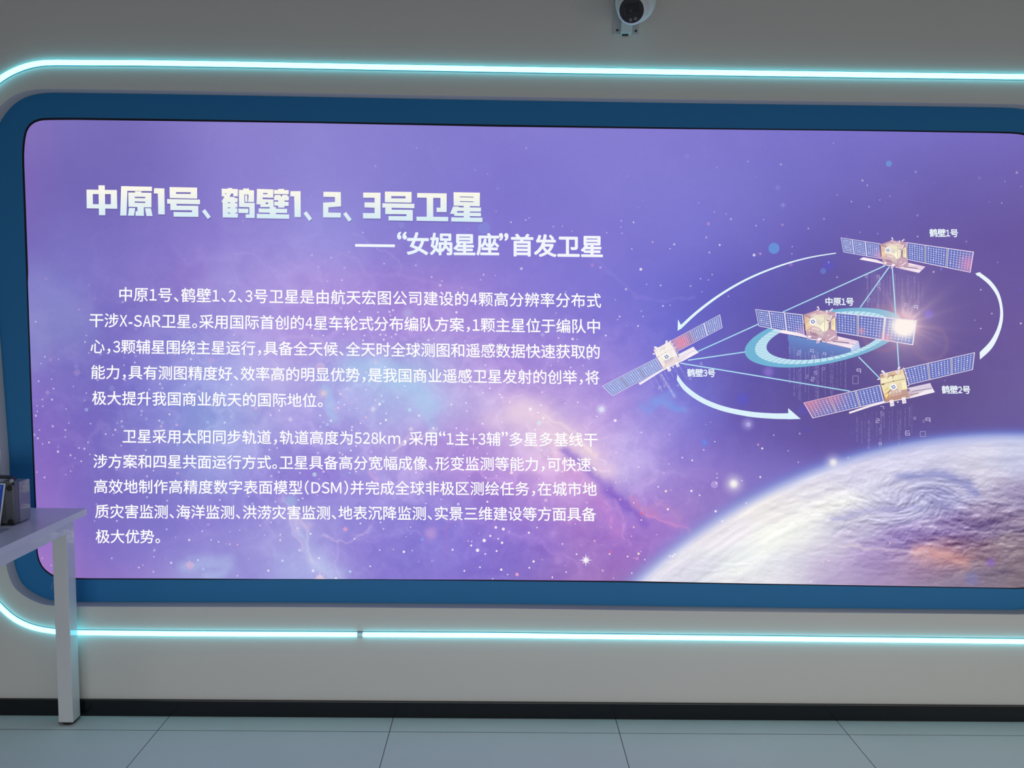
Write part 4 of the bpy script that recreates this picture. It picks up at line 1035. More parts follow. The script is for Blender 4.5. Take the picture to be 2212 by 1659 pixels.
for (ox, y0, y1, sc_) in [(1872, 580, 660, 1), (1705, 745, 860, 1), (1850, 895, 960, 1)]:
    for k in range(15):
        x = ox + k * 8.6 + rnd.uniform(-2, 2); yy = y0 + rnd.uniform(0, 14) + (k * 1.4 if ox > 1860 or ox < 1720 else -k * 2.0)
        column(x, yy, yy + rnd.uniform(.45, 1) * (y1 - y0), rnd.choice([1.6, 2, 2.4]), 2.6, rnd.choice([.14, .2, .3]))
    for k in range(3): column(ox + 20 + k * 34 + rnd.uniform(-5, 5), y0 + 14, y1 + 6, 4, 5.4, .35)
for ch, x, y, w, h, al in [('9', 1894, 595, 6, 9, .55), ('2', 1869, 591, 6, 8, .5), ('8', 1896, 608, 5, 9, .5), ('7', 1895, 621, 6, 8, .6), ('2', 1873, 644, 6, 8, .5), ('9', 1975, 660, 7, 9, .85), ('0', 1954, 655, 4, 6, .5), ('2', 1967, 662, 5, 6, .35), ('2', 1722, 758, 7, 9, .6), ('9', 1750, 755, 7, 9, .65), ('8', 1754, 768, 6, 9, .65), ('9', 1778, 762, 6, 7, .6), ('5', 1759, 802, 6, 7, .55), ('0', 1776, 794, 5, 5, .45), ('9', 1851, 797, 8, 9, .85), ('2', 1752, 815, 7, 8, .7), ('2', 1740, 810, 6, 7, .45), ('0', 1842, 812, 12, 17, .4), ('2', 1892, 905, 7, 8, .75), ('7', 1902, 878, 7, 6, .7), ('5', 1902, 890, 7, 7, .4), ('9', 2000, 903, 9, 9, .85), ('6', 1956, 931, 9, 9, .75), ('0', 1988, 932, 11, 11, .5), ('0', 1899, 956, 5, 5, .7), ('0', 1974, 901, 4, 5, .5), ('2', 1993, 907, 5, 5, .3)]:
    digit(ch, x, y, w, h, al, 1.3)
# slanted columns below the tilted satellite
for k in range(8):
    x0, y0 = 1400 + k * 11, 815 - k * 4.5; L = rnd.uniform(22, 44); n = int(L / 3.6)
    for j in range(n): digit(rnd.choice('0123456789'), x0 + j * 1.75, y0 + j * 3.2, 2, 2.5, .3, .7)
for j in range(12): digit('0' if j % 2 else '8', 1427 + j * 2.6, 808 + j * 4.3, 3.6, 3.8, .6, .9)
for ch, x, y in (('0', 1424, 834), ('0', 1434, 831), ('2', 1422, 835), ('9', 1462, 831), ('0', 1489, 815), ('6', 1513, 783)): digit(ch, x, y, 4, 5, .5, 1.0)
o = dg.build('digit_rain', lightbox); o['kind'] = 'stuff'

# stars: listed ones from the photo plus a light scatter of the faintest
st = Ink(1); st.Y = YP - 0.0003


def star(x, y, r_, a_=.8, c_=(250, 246, 255), n=8):
    if not (50 < x < 2240 and 262 < y < 1268): return
    a_ *= .9; st.disc(x, y, r_, bg_at(x, y) * (1 - a_) + np.array(c_, float) * a_, n)


def zs(ox, oy, s, lst):
    for q in lst: star(ox + q[0] / s, oy + q[1] / s, q[2], *(q[3:]))


PK, BL_, CY = (245, 190, 215), (120, 175, 240), (180, 215, 245)
zs(1240, 260, 3.687, [(532, 1186, 3.2, .85), (1434, 1073, 3.2, .8), (1592, 1019, 12, .75, (105, 165, 230), 20), (1984, 1200, 6.5, .55, (110, 145, 225), 14), (1070, 824, 3.8, .6, (205, 150, 215)), (1053, 932, 2.6, .6, (220, 180, 235)), (1160, 992, 2.3, .75), (798, 987, 2.5, .6), (626, 970, 2.2, .6, PK), (474, 812, 1.9, .7), (376, 800, 1.8, .5), (374, 850, 1.3, .6), (382, 899, 1.8, .4), (260, 895, 1.4, .6), (1078, 1052, 2, .6), (1007, 1261, 1.8, .5), (1070, 1271, 1.6, .5), (1100, 1228, 2.2, .5, PK), (146, 1152, 4, .5, (210, 140, 210)), (210, 1172, 3.2, .6, (205, 180, 235)), (414, 1345, 2.8, .5), (690, 1314, 1.8, .7), (928, 1320, 1.8, .6), (1020, 1365, 1.4, .5), (708, 1478, 1.9, .8), (363, 1562, 2, .8), (348, 1588, 1.5, .5), (550, 1562, 1.8, .5), (510, 1637, 1.9, .8), (535, 1520, 1.8, .6, CY), (1250, 786, 2.6, .4), (1510, 790, 1.6, .4), (1450, 838, 2, .45), (1660, 832, 2.8, .4, PK), (1866, 862, 2.2, .4), (1990, 785, 1.9, .4), (2096, 593, 2.2, .6, (140, 165, 240)), (1648, 350, 2.8, .3), (1386, 327, 2, .3), (900, 286, 6, .25, (150, 150, 225), 12), (765, 1022, 1.5, .6), (460, 1024, 2, .4), (1484, 1062, 2.8, .45, PK), (1738, 1005, 1.8, .4), (1735, 1062, 1.8, .4), (2028, 1130, 2, .5, (170, 120, 220)), (2096, 1249, 1.7, .6), (1118, 729, 1.4, .5), (992, 657, 1.4, .4), (1138, 375, 1.3, .4), (578, 1306, 2, .35), (1230, 1400, 1.8, .4), (766, 1472, 1.8, .4)])
zs(1612, 270, 3.687, [(1136, 308, 6.6, .7, (110, 165, 225), 14), (926, 442, 3, .35), (964, 480, 1.6, .6), (724, 557, 2.2, .6, (130, 165, 240)), (838, 610, 1.6, .6), (978, 651, 1.6, .6), (620, 748, 1.9, .4), (1350, 373, 2.4, .35), (1497, 462, 3.5, .4, (110, 110, 215)), (1858, 422, 4, .3, (170, 130, 195)), (2155, 379, 3, .35), (2060, 450, 1.4, .4), (2187, 490, 1.4, .4), (2034, 621, 1.7, .4), (1936, 612, 1.2, .4), (1064, 597, 1.4, .5), (1144, 568, 1.5, .4), (1046, 866, 1.9, .7, (150, 165, 245)), (1365, 888, 1.8, .6), (1752, 928, 1.7, .4), (800, 886, 2.2, .5, (150, 110, 220)), (1492, 1170, 2, .7), (1552, 1149, 2.2, .6, (130, 165, 245)), (1868, 1312, 1.7, .7), (1956, 1502, 1.8, .6), (1868, 1621, 1.7, .7), (2187, 1580, 2, .8), (2175, 1310, 3.6, .5, (110, 90, 210)), (2002, 1094, 1.4, .4), (148, 886, 3, .5, (120, 100, 220)), (110, 1026, 2.4, .5, PK), (657, 1094, 1.8, .5), (726, 1212, 1.4, .5), (1364, 720, 2.6, .25), (906, 854, 2, .25), (1440, 1430, 2, .4, (130, 110, 215)), (1380, 1384, 2.4, .4, (120, 100, 210)), (1820, 1555, 1.4, .4)])
zs(1280, 900, 2.3734, [(116, 20, 3.2, .9), (799, 40, 5.2, .5, (205, 200, 245), 12), (251, 81, 1.6, .8), (394, 91, 1.5, .6), (627, 128, 1.6, .7), (575, 132, 2.6, .6, (110, 150, 245)), (570, 170, 1.8, .7), (849, 144, 2.4, .8, (245, 170, 190)), (870, 163, 2.2, .95, (255, 255, 235)), (1003, 175, 1.5, .6), (1098, 70, 5, .35, (90, 80, 205)), (1062, 87, 2, .5), (929, 95, 1.8, .5), (121, 184, 1.4, .8), (460, 210, 1.9, .8), (511, 224, 2, .9), (391, 243, 1.4, .8), (237, 259, 1.8, .7), (366, 289, 1.4, .6), (638, 292, 2, .4), (638, 314, 1.7, .7), (625, 348, 8, .55, (205, 180, 235), 18), (635, 341, 2.4, .9), (766, 328, 1.6, .7), (860, 310, 2.2, .95), (1055, 234, 1.6, .7), (507, 381, 2.5, 1), (549, 403, 2, .8), (337, 360, 2, .8), (376, 382, 2.8, .9, (255, 235, 220)), (402, 376, 1.6, .7, (250, 190, 180)), (142, 424, 2.8, .5, PK), (211, 442, 1.4, .8), (386, 475, 2.5, 1), (631, 485, 2.6, 1), (248, 496, 3, .8, (240, 100, 135)), (250, 530, 1.8, .9), (211, 567, 2.5, .8, (250, 190, 210)), (199, 613, 1.4, .7), (10, 637, 2, .7, PK), (653, 614, 3.2, .5), (665, 536, 2.6, .7), (788, 443, 1.7, .8), (236, 703, 2.6, .95, (255, 250, 200)), (180, 717, 2, .9), (248, 692, 1.4, .7), (228, 727, 4, .55, (225, 165, 225)), (212, 725, 1.4, .8, PK), (268, 733, 1.7, .8), (92, 693, 2.6, .6, (230, 130, 170)), (52, 790, 2.5, .7, (250, 180, 190)), (201, 802, 1.8, .8), (107, 828, 1.3, .7), (395, 714, 1.8, .9), (410, 716, 2.2, 1), (420, 706, 2, 1), (330, 605, 1.2, .6), (1310, 211, 1.6, .6), (1739, 51, 2, .5, (110, 90, 215)), (1328, 82, 3, .35, (110, 95, 205)), (708, 666, 1.6, .8), (706, 573, 1.8, .6), (1525, 647, 2.2, .7, (250, 200, 190)), (1120, 846, 1.6, .9), (1680, 565, 1.5, .7), (1210, 738, 1.5, .8), (1180, 745, 1.4, .7), (660, 818, 1.4, .7)])
zs(840, 880, 4.254, [(876, 1223, 3.9, 1), (815, 1313, 3.9, 1), (1052, 1118, 3.4, 1), (983, 1103, 3, 1), (1040, 1244, 2.8, 1), (932, 1181, 2.4, 1), (757, 1269, 2.3, 1), (586, 1308, 2.2, 1), (1005, 1208, 2, .9), (990, 1320, 2.2, 1), (886, 1347, 1.8, 1), (1287, 1152, 2.6, .9), (1362, 1104, 1.8, .9), (1330, 1416, 2.6, 1), (1291, 1474, 2, 1), (1033, 1491, 2.7, 1), (1178, 1535, 3.8, .85, (255, 180, 200)), (1092, 1536, 1.6, .9), (1502, 1562, 2, .9), (1595, 1255, 1.7, .9), (1889, 1227, 2.4, .8, (250, 190, 215)), (1725, 1349, 1.8, 1), (2036, 1330, 3, .6, (225, 110, 150)), (2028, 1348, 1.9, .9), (1965, 1500, 2.6, .8, (250, 200, 205)), (1630, 1514, 1.9, .8), (955, 1575, 1.4, .9), (694, 1502, 2, 1), (837, 1469, 2, .9), (138, 1327, 2.8, 1), (305, 1215, 3.5, .75, (130, 165, 240)), (42, 1304, 1.8, .7, PK), (214, 1316, 1.9, .5), (397, 1411, 1.7, .4), (638, 889, 3.2, .8, (205, 235, 250)), (905, 867, 2.4, .9), (1443, 853, 4.4, .6, (230, 205, 235)), (1550, 760, 1.3, .7), (1818, 874, 2, .7, PK), (1660, 1060, 2.4, .6, (240, 140, 190)), (1712, 1071, 1.4, .7), (1104, 1143, 2.4, .6, (225, 180, 235)), (1127, 600, 3.7, .9, (255, 235, 235)), (987, 626, 1.4, .9), (891, 645, 1.5, .9), (738, 630, 1.3, .8), (250, 597, 2, .8), (685, 440, 1.8, .8), (815, 372, 1.5, .7), (1465, 450, 1.7, .9), (1592, 590, 2, .7), (1380, 655, 1.2, .8), (1955, 20, 5.4, .8, (225, 232, 250), 14), (2080, 121, 3.2, 1), (1420, 97, 2.6, .9), (1300, 15, 3.6, .9), (1380, 138, 4.2, .8, (215, 235, 245)), (1370, 48, 2, .9), (1343, 207, 2, .8), (192, 24, 4.4, .8, (185, 220, 246), 12), (278, 76, 2.2, .9), (862, 150, 1.9, 1), (620, 190, 1.9, .9), (1042, 136, 1.4, .8), (408, 190, 2.4, .8), (716, 36, 1.5, .8), (718, 203, 1.4, .8), (905, 425, 1.4, .8), (340, 883, 1.5, .8), (480, 845, 1.8, .5), (160, 1188, 1.3, .6), (200, 1100, 1.6, .7), (728, 1228, 2, .7, PK), (762, 1232, 1.6, .8), (1907, 467, 1.6, .8), (1985, 522, 1.4, .8), (1405, 392, 1.8, .7), (2085, 690, 1.6, .6)])
zs(440, 880, 4.365, [(1045, 633, 4.8, .8, (200, 215, 235), 12), (1130, 606, 2.8, .8, (235, 205, 235)), (1376, 617, 2.4, .7, CY), (1077, 430, 2.8, .7, (200, 215, 245)), (1165, 162, 3.4, .7, CY), (1100, 183, 2.8, .6, CY), (1200, 126, 2.4, .8), (1130, 140, 1.5, .7), (1530, 92, 2.8, .7, (235, 190, 225)), (1718, 119, 2.6, .9), (1668, 152, 2.2, .9), (1478, 151, 1.6, .9), (1100, 78, 1.8, .8), (1270, 5, 2, .8, (255, 190, 200)), (490, 8, 3.6, .5, (225, 190, 225)), (632, 72, 2, .6), (712, 28, 2, .6), (198, 143, 2.6, .5), (36, 140, 3.4, .45, CY), (260, 88, 3, .4, CY), (475, 174, 2.6, .5, (215, 180, 225)), (692, 383, 1.6, .8), (620, 400, 2, .6), (708, 610, 2, .7), (637, 648, 2.8, .7, (225, 205, 240)), (908, 617, 1.7, .8), (1436, 605, 2, .8), (1395, 213, 2.2, .8), (1400, 185, 2.5, .6), (1438, 365, 1.8, .9), (1387, 407, 2, .9), (1283, 427, 1.8, .8), (1308, 445, 2.2, .8, (255, 200, 215)), (1580, 420, 3.2, .6, (225, 180, 230)), (932, 858, 1.9, .8), (893, 874, 1.8, .7), (850, 815, 3.2, .6), (460, 910, 3.6, .5, CY), (152, 873, 2.2, .6), (424, 840, 1.8, .6), (676, 890, 1.7, .7), (533, 1113, 2.8, .6, (220, 195, 240)), (43, 1105, 3.4, .5, (200, 165, 215)), (634, 1085, 1.6, .7), (722, 1200, 1.8, .8), (722, 1252, 2.2, .7), (1008, 1192, 2.2, .9), (885, 1140, 2.4, .8, (250, 215, 225)), (318, 1296, 2, .8, PK), (246, 1290, 2, .5), (140, 1268, 1.8, .7), (70, 1250, 1.7, .6), (743, 1446, 2.9, .8, (205, 225, 248)), (903, 1347, 3.1, .75, (205, 225, 248)), (1088, 1422, 2.3, .8), (610, 1540, 2.4, .9), (1380, 1548, 3, .85, (180, 225, 250)), (1570, 1498, 1.9, .9), (1660, 1345, 1.7, .8), (1422, 1240, 1.7, 1), (1478, 1094, 1.9, .9), (1667, 1085, 1.7, .9), (1695, 1146, 1.6, .8), (1032, 1540, 3, .8), (1247, 1612, 2.4, .8), (318, 1588, 1.6, .7), (340, 1157, 1.6, .5), (575, 1205, 1.4, .5), (1112, 745, 1.7, .7), (1090, 675, 1.3, .7)])
zs(60, 880, 4.365, [(553, 22, 4, .5, CY, 10), (235, 178, 2.9, .65, (215, 200, 240)), (355, 213, 2.2, .6), (388, 147, 1.8, .5), (353, 278, 1.6, .6), (62, 258, 3, .5, CY), (94, 292, 2.3, .6), (110, 213, 1.8, .5), (200, 331, 2.2, .7), (140, 345, 1.8, .5), (287, 372, 3.6, .35, (170, 150, 220)), (285, 417, 2.7, .7), (403, 451, 2.3, .6), (446, 479, 1.5, .6), (504, 508, 2, .7), (482, 383, 2, .6), (534, 390, 2.4, .6), (568, 329, 1.9, .6), (592, 153, 1.8, .6), (405, 600, 1.7, .5), (357, 635, 1.5, .5), (158, 660, 2, .6), (88, 610, 1.6, .5), (586, 444, 1.8, .5), (735, 252, 2.2, .6), (804, 258, 1.7, .5), (826, 212, 2.6, .6), (890, 180, 3, .45, CY), (885, 132, 2.6, .5), (844, 146, 1.5, .5), (1118, 108, 3, .5, (190, 185, 235)), (1074, 35, 3.5, .55, (205, 190, 235)), (1070, 72, 1.9, .5), (1258, 178, 3.6, .6, (215, 180, 225)), (1270, 143, 3.4, .4, CY), (1240, 125, 2.4, .6), (1404, 165, 3.2, .6, (220, 190, 230)), (1336, 66, 2.4, .5), (1412, 355, 3, .45, CY), (880, 360, 2, .5), (837, 582, 3.7, .6, (195, 170, 220)), (1412, 620, 3.1, .65, (220, 185, 230)), (1124, 650, 2.9, .7, (200, 190, 238)), (1185, 596, 1.9, .6), (812, 810, 2.6, .55), (1124, 846, 2.4, .5), (1112, 403, 2.2, .5), (1315, 879, 2, .6), (648, 912, 2.2, .5, PK), (840, 1070, 2.2, .6), (630, 1070, 1.8, .4), (1193, 1349, 2.2, .6), (1190, 1409, 1.7, .6), (792, 1423, 1.9, .6), (1184, 1550, 2.8, .65, (200, 190, 238)), (1352, 1466, 2.6, .7), (1047, 1509, 2.2, .6), (1087, 1488, 1.4, .6), (1310, 1150, 1.9, .6), (1522, 1250, 2.5, .8), (1645, 1167, 2, .6), (1728, 1250, 1.8, .7), (1508, 1055, 3.2, .6, (225, 175, 215)), (1703, 1105, 3.6, .55, (210, 165, 220)), (135, 1422, 2.4, .6, (215, 170, 220)), (222, 1490, 1.6, .5), (260, 1547, 1.6, .8), (78, 80, 2.2, .5), (90, 38, 1.8, .5), (1655, 1525, 3.6, .5, CY), (1605, 1440, 2.2, .6)])
zs(40, 600, 5.53, [(690, 1060, 4.6, .45, (140, 150, 215), 12), (1260, 950, 3.9, .45, (140, 140, 215), 12), (1115, 1320, 6, .45, (145, 160, 220), 14), (810, 1575, 4, .5, CY), (980, 910, 3.2, .4, CY), (400, 1455, 2.6, .55), (285, 1455, 2, .5), (205, 525, 2, .5), (725, 380, 2.8, .45, (200, 170, 225)), (1400, 612, 3, .4, (190, 165, 225)), (1400, 935, 2.8, .5, (210, 175, 225)), (1390, 1012, 2.4, .5), (795, 768, 2.2, .5), (840, 898, 1.7, .5), (810, 690, 1.8, .4), (405, 1118, 3, .4, (150, 130, 210)), (315, 945, 2, .5), (270, 1025, 1.6, .5), (478, 972, 1.8, .4), (240, 1235, 2.2, .5), (395, 1210, 1.6, .5), (418, 1325, 2.2, .5), (655, 1300, 1.5, .5), (810, 1378, 1.8, .5), (790, 1465, 1.6, .5), (570, 1567, 1.7, .5), (1470, 1590, 3.2, .55, (205, 185, 235)), (1690, 1268, 2.6, .5), (1718, 1320, 2.2, .5), (1560, 1335, 2.2, .5), (1260, 1045, 1.8, .5), (1270, 1222, 2.2, .5), (945, 1222, 2.4, .5), (1245, 290, 2.8, .35), (840, 90, 2.6, .35, (190, 160, 220)), (330, 10, 3.6, .35, (180, 140, 205)), (2060, 972, 2.4, .6), (1870, 915, 2.6, .5, (215, 175, 225)), (2150, 1355, 3.4, .55, (215, 180, 225)), (1985, 1280, 2, .6), (1805, 1630, 2.4, .6), (290, 1535, 1.8, .5), (222, 1530, 1.6, .5), (205, 1645, 2.2, .5)])
zs(440, 600, 5.53, [(1395, 1065, 10, .5, (225, 190, 220), 18), (1432, 1380, 5, .6, (232, 205, 220), 12), (620, 1558, 4, .55, (230, 190, 220), 10), (1640, 362, 3.6, .5, (205, 180, 232)), (1860, 402, 2.2, .6), (2082, 412, 2.2, .6), (1605, 1555, 2.4, .8, (255, 215, 225)), (2145, 1478, 3.6, .7, CY), (2102, 1510, 3, .9), (1635, 1388, 2.8, .7, (250, 215, 225)), (1980, 1262, 3.6, .6, CY), (2052, 1462, 1.6, .8), (1680, 1515, 1.8, .7), (1610, 1490, 3, .6, CY), (1560, 1568, 1.9, .7, PK), (1920, 690, 2, .7), (2110, 680, 2.2, .7), (2175, 685, 2, .7), (1905, 748, 2.4, .7), (2150, 740, 2.4, .7), (1428, 690, 2, .7), (1296, 690, 2.2, .5), (1672, 672, 2, .5), (362, 680, 1.8, .5), (905, 1585, 2, .7), (800, 1640, 2, .7), (1390, 1645, 2, .8), (330, 1275, 1.9, .6), (1650, 28, 1.8, .5), (1480, 42, 2, .4), (1500, 535, 2.6, .45), (2015, 550, 2.8, .5), (1940, 1335, 1.6, .8), (2125, 1410, 1.8, .7), (1830, 1560, 1.5, .6), (2180, 1620, 1.9, .7), (2165, 1065, 2.2, .6), (1940, 1130, 2.8, .6, (240, 205, 225)), (1745, 1578, 1.2, .6)])
zs(840, 600, 4.424, [(490, 72, 2.6, .5), (646, 330, 2.9, .75), (378, 596, 2.3, .7), (66, 540, 2.5, .6), (1756, 585, 3.1, .75), (1620, 576, 1.7, .8), (2073, 552, 1.9, .9), (1800, 590, 1.4, .6), (1738, 858, 1.9, .8), (1618, 798, 1.5, .6), (922, 835, 1.7, .8), (965, 1057, 1.8, .9), (1465, 1093, 1.8, .7), (1062, 1118, 1.8, .9), (1080, 1145, 1.9, .8), (898, 1100, 2, .6), (778, 1037, 2.4, .5), (1155, 1187, 1.8, .8), (738, 1195, 1.9, .8), (596, 1211, 1.9, .9), (745, 1275, 1.5, .8), (1806, 1190, 1.8, .8), (1452, 1217, 2, .7), (150, 1035, 2.4, .5), (83, 1142, 1.8, .8), (1987, 1325, 1.8, .8), (1684, 1198, 1.3, .7), (2165, 210, 1.4, .5), (2205, 372, 1.6, .6), (2185, 400, 1.7, .4), (1690, 135, 2.6, .25), (1597, 338, 1.5, .5), (1915, 775, 1.9, .8), (1855, 840, 1.5, .6), (1550, 838, 1.4, .5), (26, 568, 1.7, .6), (40, 310, 2.6, .6), (14, 358, 1.9, .6), (5, 325, 3, .5), (726, 605, 1.3, .5), (278, 602, 1.4, .5), (428, 580, 1.4, .6)])
zs(640, 250, 3.687, [(1605, 578, 3.9, .4, (140, 150, 220)), (1495, 895, 12.5, .3, (135, 145, 220), 18), (1372, 902, 3, .4, (135, 150, 225)), (835, 870, 7, .3, (150, 160, 222), 12), (1710, 848, 1.8, .7), (1828, 830, 1.8, .5), (1855, 814, 1.5, .5), (2047, 884, 1.6, .5), (2120, 880, 1.5, .5), (2196, 918, 1.3, .5), (1793, 1218, 3.2, .55), (1492, 1266, 2, .6), (1468, 1306, 1.8, .4), (1584, 1272, 1.3, .5), (1146, 1350, 2.7, .6), (1078, 1284, 2.4, .45), (1160, 1316, 2, .4), (952, 1192, 2.2, .4), (700, 1178, 1.8, .5), (278, 1130, 1.8, .5), (384, 1210, 1.9, .4), (176, 1206, 1.6, .4), (364, 1310, 1.7, .6), (420, 1090, 1.5, .4), (530, 930, 1.8, .4), (124, 1110, 3, .25), (960, 258, 1.8, .25), (1832, 258, 2.6, .2), (1524, 464, 1.3, .4), (1424, 434, 1.4, .3), (1592, 762, 1.4, .4), (630, 400, 2.6, .2)])
rs_ = random.Random(3)
for k in range(560):
    x, y = rs_.uniform(70, 2215), rs_.uniform(300, 1250)
    dens = .14 + .86 * math.exp(-((x - 800) / 480.) ** 2 - ((y - 1000) / 260.) ** 2) + .5 * math.exp(-((x - 1050) / 180.) ** 2 - ((y - 1180) / 80.) ** 2)
    if math.hypot(x - PCX, y - PCY) < PR - 10: dens *= .35
    if rs_.random() > dens: continue
    star(x, y, rs_.choice([.7, .9, 1.1, 1.4, 1.7]), rs_.uniform(.25, .65), rs_.choice([(250, 246, 255), (235, 215, 245), (205, 215, 250), (245, 200, 225)]), 6)


def sparkle(x, y, r_, a_, c_, core, n=8):
    for k in range(n):
        t = 2 * math.pi * k / n + .39 * (n == 6); L = r_ * (1 if k % 2 == 0 else .8); w = core * .55
        b_ = bg_at(x, y); c0 = b_ * (1 - a_) + np.array(c_, float) * a_
        st.poly([(x + w * math.cos(t + 1.57), y + w * math.sin(t + 1.57)), (x + L * math.cos(t), y + L * math.sin(t)), (x + w * math.cos(t - 1.57), y + w * math.sin(t - 1.57))], [c0, bg_at(x + L * math.cos(t), y + L * math.sin(t)), c0])
    star(x, y, core, a_, c_, 12)


for q in [(1265.5, 1210, 17, 1, (255, 252, 255), 5.0), (410, 1221, 18, .7, (222, 180, 215), 8), (691, 1250, 18, .8, (240, 215, 225), 8), (166, 805, 15, .5, (175, 150, 210), 6.5), (109, 777, 8, .45, (190, 150, 205), 3.5), (102.5, 847.5, 9, .5, (200, 170, 215), 3.2), (746, 1143, 10, .8, (240, 170, 205), 4), (627, 906, 10, .7, (225, 210, 240), 4), (806, 884, 12, .75, (225, 220, 245), 4.5), (888, 927, 10, .7, (235, 215, 235), 4), (752, 952, 13, .6, (225, 215, 240), 4.5), (811, 783.5, 8, .6, (230, 205, 222), 3.4), (750, 840, 8, .5, (205, 205, 235), 4), (1172, 723, 9, .6, (195, 185, 240), 3.5), (1680, 405.5, 10, .5, (150, 140, 215), 4.8), (1691.5, 443, 10, .55, (165, 160, 230), 3.4), (1708, 571, 9, .6, (190, 130, 215), 3.8), (456, 779, 14, .4, (200, 165, 215), 6), (204, 645, 10, .3, (165, 145, 215), 4), (1164, 915, 8, .7, (220, 240, 246), 4.0)]:
    sparkle(*q)
o = st.build('star_specks', lightbox); o['kind'] = 'stuff'

M_gask = mat('gasket_dark', (16, 10, 30), rough=0.7)
g_o = from_bm('edge_gasket', GASKET, M_gask); attach(g_o, lightbox)
# a loose thread hanging off the lower left corner of the sheet
bm = bmesh.new(); pts = [P(118, 1247, REC - .001), P(117, 1254, REC - .004), P(114, 1261, REC - .005), P(111.5, 1268, REC - .004), P(110, 1274.5, REC - .003)]
for dlt in (0.0006,):
    sweep(bm, pts, [(dlt * math.cos(R(60 * k)), dlt * math.sin(R(60 * k))) for k in range(7)], closed=False)
th_o = from_bm('loose_thread', bm, mat('thread_white', (205, 205, 215), rough=.8)); attach(th_o, lightbox)
bpy.data.objects.remove(_go, do_unlink=True)

# ------------------------------------------------------------------ table
M_tab = mat('white_laminate', (214, 216, 222), rough=0.28, spec=0.4, noise=0.015, nscale=3)
M_tedge = mat('laminate_edge', (206, 206, 206), rough=0.4)
M_leg = mat('white_powdercoat', (216, 218, 220), rough=0.12, spec=0.5)
M_rub = mat('black_rubber', (24, 22, 26), rough=0.6)
ZTOP = P(187, 1098, -0.012).z; XT = P(187, 1098, -0.012).x
YB = -0.012; YFR = -0.72; XTL = XT - 1.6
lx1 = PZ(157.7, 1561, 0.010).x; ly1 = PZ(157.7, 1561, 0.010).y      # front right foot corner of the back leg
table = empty('display_table', (XT - .8, -.36, 0)); tag(table, 'white rectangular table at the left edge, in front of the poster', 'table')
TH = 0.024
bm = bmesh.new(); box(bm, (XTL, YFR, ZTOP - TH), (XT, YB, ZTOP), bev=0.0012)
from_bm('tabletop', bm, M_tab, table)
LW = 0.05
def leg(x1, y0):
    bm = bmesh.new(); box(bm, (x1 - LW, y0, 0.010), (x1, y0 + LW, ZTOP - TH), bev=0.002)
    l = from_bm('leg', bm, M_leg, table)
    bm = bmesh.new(); lathe(bm, [(0, .021), (.004, .023), (.008, .024), (.0101, .024)], (x1 - LW / 2, y0 + LW / 2, 0), (0, 0, 1), 24)
    box(bm, (x1 - LW - .0006, y0 - .0006, 0.0078), (x1 + .0006, y0 + LW + .0006, 0.0105))
    f = from_bm('foot_cap', bm, M_rub); f.parent = l; f.matrix_parent_inverse = Matrix.Identity(4)
for (xx, yy) in ((lx1, ly1), (lx1, YFR + .03), (XTL + LW + .04, ly1), (XTL + LW + .04, YFR + .03)): leg(xx, yy)
AH = ZTOP - TH - 0.050
e_ = .012
for a, b in (((lx1 - .022, YFR + .03 + LW, AH), (lx1, ly1, ZTOP - TH)), ((XTL + .04, YFR + .03 + LW, AH), (XTL + .062, ly1, ZTOP - TH)), ((XTL + .04 + LW, ly1 + LW - .022, AH), (lx1 - LW, ly1 + LW, ZTOP - TH)), ((XTL + .04 + LW, YFR + .03, AH), (lx1 - LW, YFR + .052, ZTOP - TH))):
    bm = bmesh.new(); box(bm, a, b, bev=.001); from_bm('apron', bm, M_leg, table)

# ------------------------------------------------------------------ grey equipment box with carrying handle
M_case = mat('case_grey', (92, 96, 104), rough=0.42, spec=0.4, noise=.03, nscale=20)
M_side = mat('case_glossy_side', (136, 138, 146), rough=0.10, spec=0.5, coat=.2)
M_dark = mat('handle_black', (22, 25, 30), rough=0.4)
M_scr = mat('screw_steel', (70, 72, 70), rough=0.3, metal=.8)
c0 = PZ(35, 1135.5, ZTOP); c1 = PZ(66.5, 1120.5, ZTOP)
bx1 = (c0.x + c1.x) / 2; by0 = c0.y; by1 = c1.y; bh = P(35, 1045.5, by0).z - ZTOP; bx0 = bx1 - .34
case = empty('equipment_case', ((bx0 + bx1) / 2, (by0 + by1) / 2, ZTOP)); tag(case, 'dark grey metal equipment box with glossy side and black handle on the white table', 'equipment box')
ym = by0 + (by1 - by0) * .30
bm = bmesh.new(); box(bm, (bx0, by0, ZTOP + .004), (bx1, ym, ZTOP + bh), bev=.006); from_bm('front_housing', bm, M_case, case)
bm = bmesh.new(); box(bm, (bx0 + .001, ym + .0012, ZTOP + .003), (bx1 - .0005, by1, ZTOP + bh), bev=.004); from_bm('side_cover', bm, M_side, case)
bm = bmesh.new(); box(bm, (bx0 + .02, by0 + .01, ZTOP), (bx1 - .01, by1 - .01, ZTOP + .005)); from_bm('base_pad', bm, M_rub, case)
bm = bmesh.new(); box(bm, (bx0 + .03, by0 - .003, ZTOP + bh * .16), (bx1 - .03, by0 + .002, ZTOP + bh * .86), bev=.0015); from_bm('front_panel', bm, mat('case_panel', (74, 80, 88), rough=.5), case)
for zz in (.085, .90):
    bm = bmesh.new(); lathe(bm, [(0, .0095), (.0018, .0095), (.003, .007)], (bx1 - .014, by0 + .0005, ZTOP + bh * zz), (0, -1, 0), 20); w_ = from_bm('corner_bolt', bm, M_dark, case)
    bm = bmesh.new(); lathe(bm, [(.0028, .0036), (.0042, .0032)], (bx1 - .0135, by0, ZTOP + bh * zz), (0, -1, 0), 6); f_ = from_bm('bolt_head', bm, M_scr); f_.parent = w_; f_.matrix_parent_inverse = Matrix.Identity(4)
